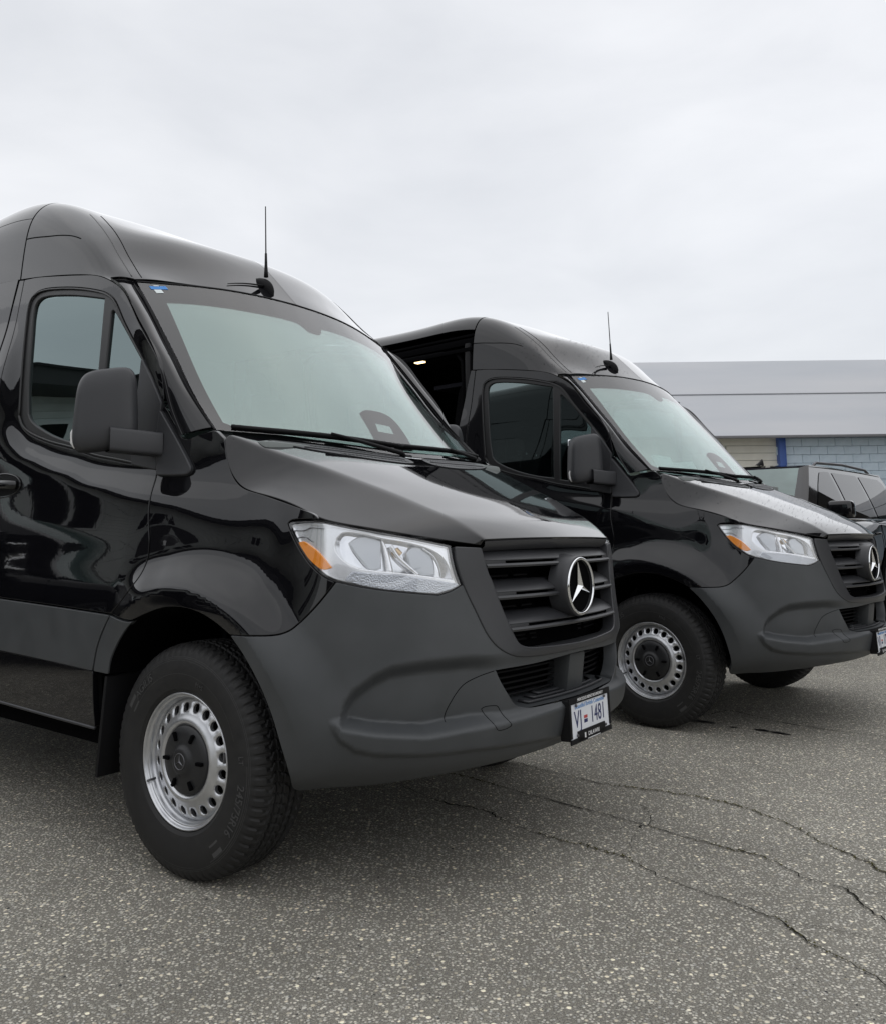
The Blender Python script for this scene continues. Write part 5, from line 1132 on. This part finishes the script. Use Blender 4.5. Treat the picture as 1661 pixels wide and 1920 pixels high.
# ------------------------------------------------------------------ the dark SUV
def build_suv(label):
    r=empty('suv'); tag(r,label,'suv')
    st=[(2.62,.62,.62,.98),(2.56,.86,.50,1.06),(2.40,.96,.42,1.12),(2.0,1.0,.40,1.155),(1.4,1.015,.38,1.185),(1.0,1.02,.38,1.20),(0,1.02,.38,1.21),(-1.2,1.02,.38,1.22),(-2.1,1.015,.40,1.23),(-2.5,.98,.46,1.23),(-2.62,.88,.56,1.20)]
    G=[]
    for x,w,z0,z1 in st:
        half=[(w*.80,z0),(w*.97,z0+.06),(w*.985,.62),(w,.78),(w*.995,.95),(w*.975,z1-.07),(w*.93,z1-.015),(w*.75,z1+.005),(w*.4,z1+.02),(0,z1+.025)]
        ring=half+[(-a,b) for a,b in half[-2::-1]]; G.append([(x,-a,b) for a,b in ring])
    G=np.array(G); k=np.array([s[0] for s in st])[::-1]; Gd=natspline(k,G[::-1],np.linspace(k[0],k[-1],70)); Gd=np.clip(Gd,-10,10)
    b=grid_obj('body',Gd,'paint',r,flip=False); 
    for xs in (1.52,-1.55): pass
    for e,(nm,fl) in ((0,('tail_end',0)),(-1,('nose_end',1))):
        mesh_obj(nm,[tuple(p) for p in Gd[e]],[tuple(range(len(Gd[e])))],'paint',b,smooth=False)
    # greenhouse
    gs=[(1.08,.90,1.20),(.62,.87,1.54),(.28,.80,1.80),(.05,.755,1.855),(-.9,.75,1.885),(-1.9,.745,1.865),(-2.20,.74,1.82),(-2.42,.80,1.55),(-2.56,.88,1.22)]
    def side(x,t):  # t 0 at the belt, 1 at the roof edge
        return (x,.945-.205*t**1.25,1.205+.60*t)
    roofp=[]
    xs=np.linspace(.30,-2.28,26)
    for x in xs:
        f=(x+2.28)/2.58; ze=1.785+.02*math.sin(PI*f)+.0*f; roofp.append([(x,y,ze+.085*(1-(abs(y)/.755)**3)*math.sin(PI*(.15+.7*f))+.0) for y in np.linspace(-.755,.755,21)])
    grid_obj('roof',np.array(roofp),'paint',r,flip=True)
    def sheet(name,P,m,par,n=10,th=0,flip=False):
        P=[np.array(p) for p in P]; u=np.linspace(0,1,n); G=[[(P[0]*(1-a)+P[1]*a)*(1-c)+(P[3]*(1-a)+P[2]*a)*c for c in u] for a in u]
        return grid_obj(name,np.array(G),m,par,flip=flip)
    # windscreen, bowed
    def screen(x0,z0,w0,x1,z1,w1,bow,n=16):
        G=[]
        for a in np.linspace(0,1,8):
            G.append([((x0+(x1-x0)*a)+bow*(1-(2*c-1)**2),-(w0+(w1-w0)*a)*(2*c-1),z0+(z1-z0)*a) for c in np.linspace(0,1,n)])
        return np.array(G)
    grid_obj('windshield',screen(1.02,1.235,.80,.33,1.775,.66,.10),'suv_ws',r,flip=True); grid_obj('windshield_back',screen(.98,1.21,.86,.28,1.80,.72,.08),'dark_liner',r)
    grid_obj('rear_glass',screen(-2.58,1.25,.80,-2.34,1.78,.70,-.05),'dark_glass',r)
    for sg in (-1,1):
        t_=np.linspace(0,1,9); pa=np.stack([1.03-.69*t_,sg*(.795-.14*t_),1.235+.54*t_],-1); pb=np.stack([1.06-.78*t_,sg*(.946-.205*t_**1.25),1.204+.60*t_],-1); pm=(pa+pb)/2+np.array([.025,sg*.012,.0])
        grid_obj('pillar',np.stack([pa,pm,pb],0),'paint',r,flip=(sg<0))
        S=lambda x,t,o=0:(x,sg*(side(x,t)[1]+o),side(x,t)[2])
        # pillars and frames as one painted sheet, glass set just proud of it
        G=[]
        for t in np.linspace(0,1,9):
            xf=1.06-.78*t; xr=-2.60+.30*t; G.append([S(xf+(xr-xf)*c,t) for c in np.linspace(0,1,40)])
        grid_obj('side_frame',np.array(G),'paint',r,flip=(sg<0))
        def FS(a_,b_,sg=sg):
            a_=np.asarray(a_,float); b_=np.clip(np.asarray(b_,float),0,1); return np.stack([a_,sg*(.945-.205*b_**1.25),1.205+.60*b_],-1)
        fsn=1 if normals(FS,np.array([0.]),np.array([.5]))[0][1]*sg>0 else -1
        def win(name,poly,m='dark_glass'):
            panel(name,FS,[poly+[poly[0]]] if False else [[poly[i],poly[(i+1)%len(poly)]] for i in range(len(poly))],m,r,.12,None,.006,0,0,sign=fsn)
        win('front_window',[(.72,.06),(.30,.62),(.14,.80),(.05,.88),(-.12,.90),(-.26,.90),(-.32,.06)]); win('rear_window',[(-.42,.06),(-.36,.90),(-1.18,.90),(-1.24,.88),(-1.32,.06)])
        win('quarter_window',[(-1.42,.06),(-1.32,.88),(-1.38,.90),(-2.10,.88),(-2.22,.80),(-2.44,.10),(-2.40,.06)])
        tube('roof_rail',[(.10,sg*.72,1.80),(.0,sg*.725,1.842),(-.9,sg*.72,1.868),(-1.8,sg*.715,1.85),(-1.95,sg*.71,1.81)],.016,'steel',r,8)
        for y0 in (0,): 
            tube('belt_trim',[S(.80,.015,.01),S(-.8,.015,.01),S(-2.3,.03,.01)],.008,'chrome',r,6)
        bm=bmesh.new(); box(bm,(.62,sg*1.16,1.30),(.15,.25,.185),None,.05,3); mo_=bm_obj('door_mirror',bm,'paint',r,True,60); bm=bmesh.new(); box(bm,(.62,sg*1.0,1.215),(.09,.16,.05),None,.015); bm_obj('mirror_stalk',bm,'black',mo_,True,40)
        bm=bmesh.new(); box(bm,(.62,sg*1.165,1.222),(.13,.22,.03),None,.012); bm_obj('mirror_foot',bm,'black',mo_,True,40)
        for xq in (.05,-1.05):
            tube('door_handle',[(xq-.1,sg*1.035,1.05),(xq,sg*1.055,1.055),(xq+.1,sg*1.035,1.05)],.014,'paint',r,8)
        for xq in (1.02,-.36,-1.36): tube('door_joint',[(xq,sg*1.018,.50),(xq+.0,sg*1.022,.80),(xq,sg*1.012,1.0),(xq,sg*.985,1.16)],.004,'void',r,5)
        # headlamp
        bm=bmesh.new(); box(bm,(2.40,sg*.80,.95),(.28,.30,.13),Matrix.Rotation(-sg*.45,3,'Z'),.03); bm_obj('headlight',bm,'bright',r,True,50)
        for xw in (1.52,-1.55):
            n=40; V=[];
            for q in (0,1):
                for i in range(n): V.append((xw+.475*math.cos(2*PI*i/n),sg*(1.026-.34*q),.415+.475*math.sin(2*PI*i/n)))
            V.append((xw,sg*.70,.415)); mesh_obj('wheel_arch',[v for v in V],[tuple(range(n)) if sg<0 else tuple(range(n))[::-1]],'void',r,smooth=False)
            w=empty('wheel',(xw,sg*1.035,.400)); w.parent=r
            rot=0 if sg<0 else PI; w.rotation_euler=(0,0,rot)
            lathe_y('tyre',[(.270,.02),(.285,-.006),(.33,-.012),(.372,-.002),(.392,.02),(.400,.05),(.400,.20),(.39,.24),(.27,.25)],'rubber',w,56)
            rim=lathe_y('rim',[(.274,.0),(.262,-.004),(.252,.01),(.248,.05),(.248,.2),(0,.2)],'steel',w,48,flip=True)
            bm=bmesh.new()
            for i in range(6):
                for dd in (-.14,.14):
                    a=2*PI*i/6+dd; rr=Matrix.Rotation(-a,3,'Y'); box(bm,rr@Vector((.155,.012,0)),(.20,.03,.026),rr,.006)
            rr=bmesh.ops.create_cone(bm,cap_ends=True,segments=24,radius1=.07,radius2=.06,depth=.05); bmesh.ops.rotate(bm,cent=(0,0,0),matrix=Matrix.Rotation(PI/2,3,'X'),verts=rr['verts']); bmesh.ops.translate(bm,vec=(0,.01,0),verts=rr['verts'])
            bm_obj('spokes',bm,'silver',w,True,40)
    # grille, bumper, roof aerial
    bm=bmesh.new(); box(bm,(2.56,0,.86),(.12,1.15,.30),None,.03); gq=bm_obj('grille',bm,'grille',r,True,40)
    for zz in (.76,.83,.90,.97): tube('grille_bar',[(2.625,-.55,zz),(2.635,0,zz),(2.625,.55,zz)],.012,'chrome',gq,6)
    bm=bmesh.new(); box(bm,(2.52,0,.52),(.26,1.78,.22),None,.07,3); bm_obj('bumper',bm,'plastic',r,True,50)
    G=[]
    for i in range(9):
        f=i/8; hgt=.085*(1-f)**.6*(.35+.65*(1-f)) ; w_=.022*(1-.5*f); G.append([(-.28+.20*f+(.07*(0 if f else 0)),w_*math.cos(t),1.868+hgt*math.sin(t)) for t in np.linspace(0,PI,9)])
    grid_obj('roof_aerial',np.array(G),'black',r)
    flatten(r); return r
suv=build_suv('black SUV with roof rails parked beyond the second van, facing the yard'); suv.location=(3.81,10.67,0); suv.scale=(1.05,1.05,1.06); suv.rotation_euler=(0,0,math.radians(-132))

# ------------------------------------------------------------------ the two vans
van=build_van()
tag(van,'black high-roof van nearest the camera, doors shut, number plate VJ 1481','van','black vans parked side by side')
van.location=(-.33604,3.80437,0); van.rotation_euler=(0,0,-.620077)
vb=copy_tree(van); vb.location=(1.82298,5.95701,0); vb.rotation_euler=(-.002755,-.000957,-.710904)
tag(vb,'black high-roof van behind the first, its side door slid open and rain beaded on it','van','black vans parked side by side')
plate(van,('VJ','1481'),None); plate(vb,('VJ','1754'),None)
def kids(o,n): return [c for c in o.children if c.name.split('.')[0]==n]
# second van: side door pushed back along the outside, dark load space with a lit lamp
for d in kids(vb,'sliding_door'):
    me=d.data; 
    if me.vertices[0].co.y<0: d.location=d.location+Vector((-1.27,-.085,0))
cb=kids(vb,'cabin')[0]
for n in ('bulkhead',):
    for o in kids(cb,n): o.location.x-=2.35
for n in ('headlining','bulkhead'):
    for o in kids(cb,n): pass
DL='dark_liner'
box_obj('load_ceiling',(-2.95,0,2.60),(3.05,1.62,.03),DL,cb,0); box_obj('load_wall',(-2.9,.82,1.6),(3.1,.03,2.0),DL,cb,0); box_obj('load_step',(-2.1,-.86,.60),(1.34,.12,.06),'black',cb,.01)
lampo=empty('ceiling_lamp',(-2.16,-.60,2.565)); lampo.parent=vb
bm=bmesh.new(); box(bm,(0,0,0),(.16,.08,.018),None,.006); bm_obj('lamp_base',bm,'black',lampo,True,40); bm=bmesh.new(); box(bm,(0,0,-.014),(.09,.045,.012),None,.005); bm_obj('lamp_lens',bm,'lamp',lampo,True,40)
for z,y,h_ in ((2.565,-.845,.05),(2.50,-.872,.03),(2.615,-.83,.02)): box_obj('door_rail',(-2.06,y,z),(1.34,.035,h_),'void',vb,.006)
box_obj('opening_frame',(-1.43,-.86,1.55),(.05,.05,2.0),'black',vb,.012)
tube('opening_seal',[(-1.47,-.875,.62),(-1.475,-.89,1.4),(-1.47,-.88,2.2),(-1.49,-.868,2.42),(-1.56,-.858,2.50),(-1.7,-.854,2.515),(-2.7,-.852,2.53)],.014,'void',vb,8)
for o in kids(vb,'antenna'): o.location+=Vector((-.03,-.15,.012))
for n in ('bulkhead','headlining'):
    for o in kids(cb,n): o.data=o.data.copy(); o.data.materials[0]=M[DL]  # lining recoloured near-black, painting in the shade of the open load space
# papers lying on the second van's dash
for i,(x,y,z,a) in enumerate(((-.17,-.30,1.58,.5),(-.25,-.52,1.58,.8),(-.14,-.05,1.55,.3))): box_obj('paper',(x,y,z),(.02,.24,.17),'paper',cb,0,Matrix.Rotation(-.5,3,'Y')@Matrix.Rotation(a-.5,3,'Z'))
# rain beads on the second van's bonnet, pillar and wing
BV=[];BF=[]
def bead(p,n,r):
    n=Vector(n); x=n.orthogonal().normalized(); y=n.cross(x); b=len(BV); p=Vector(p)+n*.003
    for k in range(6): BV.append(tuple(p+(x*math.cos(k*1.0472)+y*math.sin(k*1.0472))*r))
    for k in range(6): BV.append(tuple(p+(x*math.cos(k*1.0472)+y*math.sin(k*1.0472))*r*.6+n*r*.45))
    for k in range(6): BF.append((b+k,b+(k+1)%6,b+6+(k+1)%6,b+6+k))
    BF.append(tuple(b+6+k for k in range(6)))
for f,cnt,sg,rng_ in ((HD,700,1,((.03,.97),(.02,.75))),(PL,160,1,((.05,.98),(.05,.95))),(RF,500,1,((.004,.12),(.1,.9)))):
    u=rng_[0][0]+(rng_[0][1]-rng_[0][0])*rng.random(cnt); v=rng_[1][0]+(rng_[1][1]-rng_[1][0])*rng.random(cnt); Pq=f(u,v); nq=normals(f,u,v)
    for pp,nn_ in zip(Pq,nq):
        if nn_[2]<-.05 or (f is not PL and nn_[2]<0): nn_=-nn_
        if f is PL and nn_[1]>0: nn_=-nn_
        bead(pp,nn_,.0012+.0022*rng.random()**3)
M['water']=mat('rain_water',(.02,.02,.022),.03,0,.5); bo=mesh_obj('rain_bead',BV,BF,'water',vb); bo['kind']='stuff'
# workshop on the right of the yard, added unseen to darken reflections in the SUV's side
M['brick_dark']=add_noise(mat('dark_brown_cladding',(.045,.042,.04),.8,0,.3),.7,(.03,.03,.03),(.07,.062,.055))
wk=empty('backdrop',(16,10,0)); tag(wk,'added unseen dark workshop with a row of windows, right of the yard','building')
box_obj('wall',(2,0,5.4),(4,16,10.8),'brick_dark',wk,0); box_obj('parapet',(2,0,10.9),(4.3,16.3,.2),'gutter',wk,0)
for k in range(5):
    w_=box_obj('window',(-.02,-6.4+3.2*k,2.6),(.1,1.7,1.3),'void',wk,0); box_obj('window_frame',(-.05,-6.4+3.2*k,1.92),(.1,1.8,.08),'trim',w_,0)
# a dark SUV on the left, out of the frame, seen only as a reflection in the doors
s2=copy_tree(suv); s2.location=(-6.6,4.6,0); s2.rotation_euler=(0,0,math.radians(-75)); tag(s2,'black SUV parked in front of the grey house, left of the vans','suv')
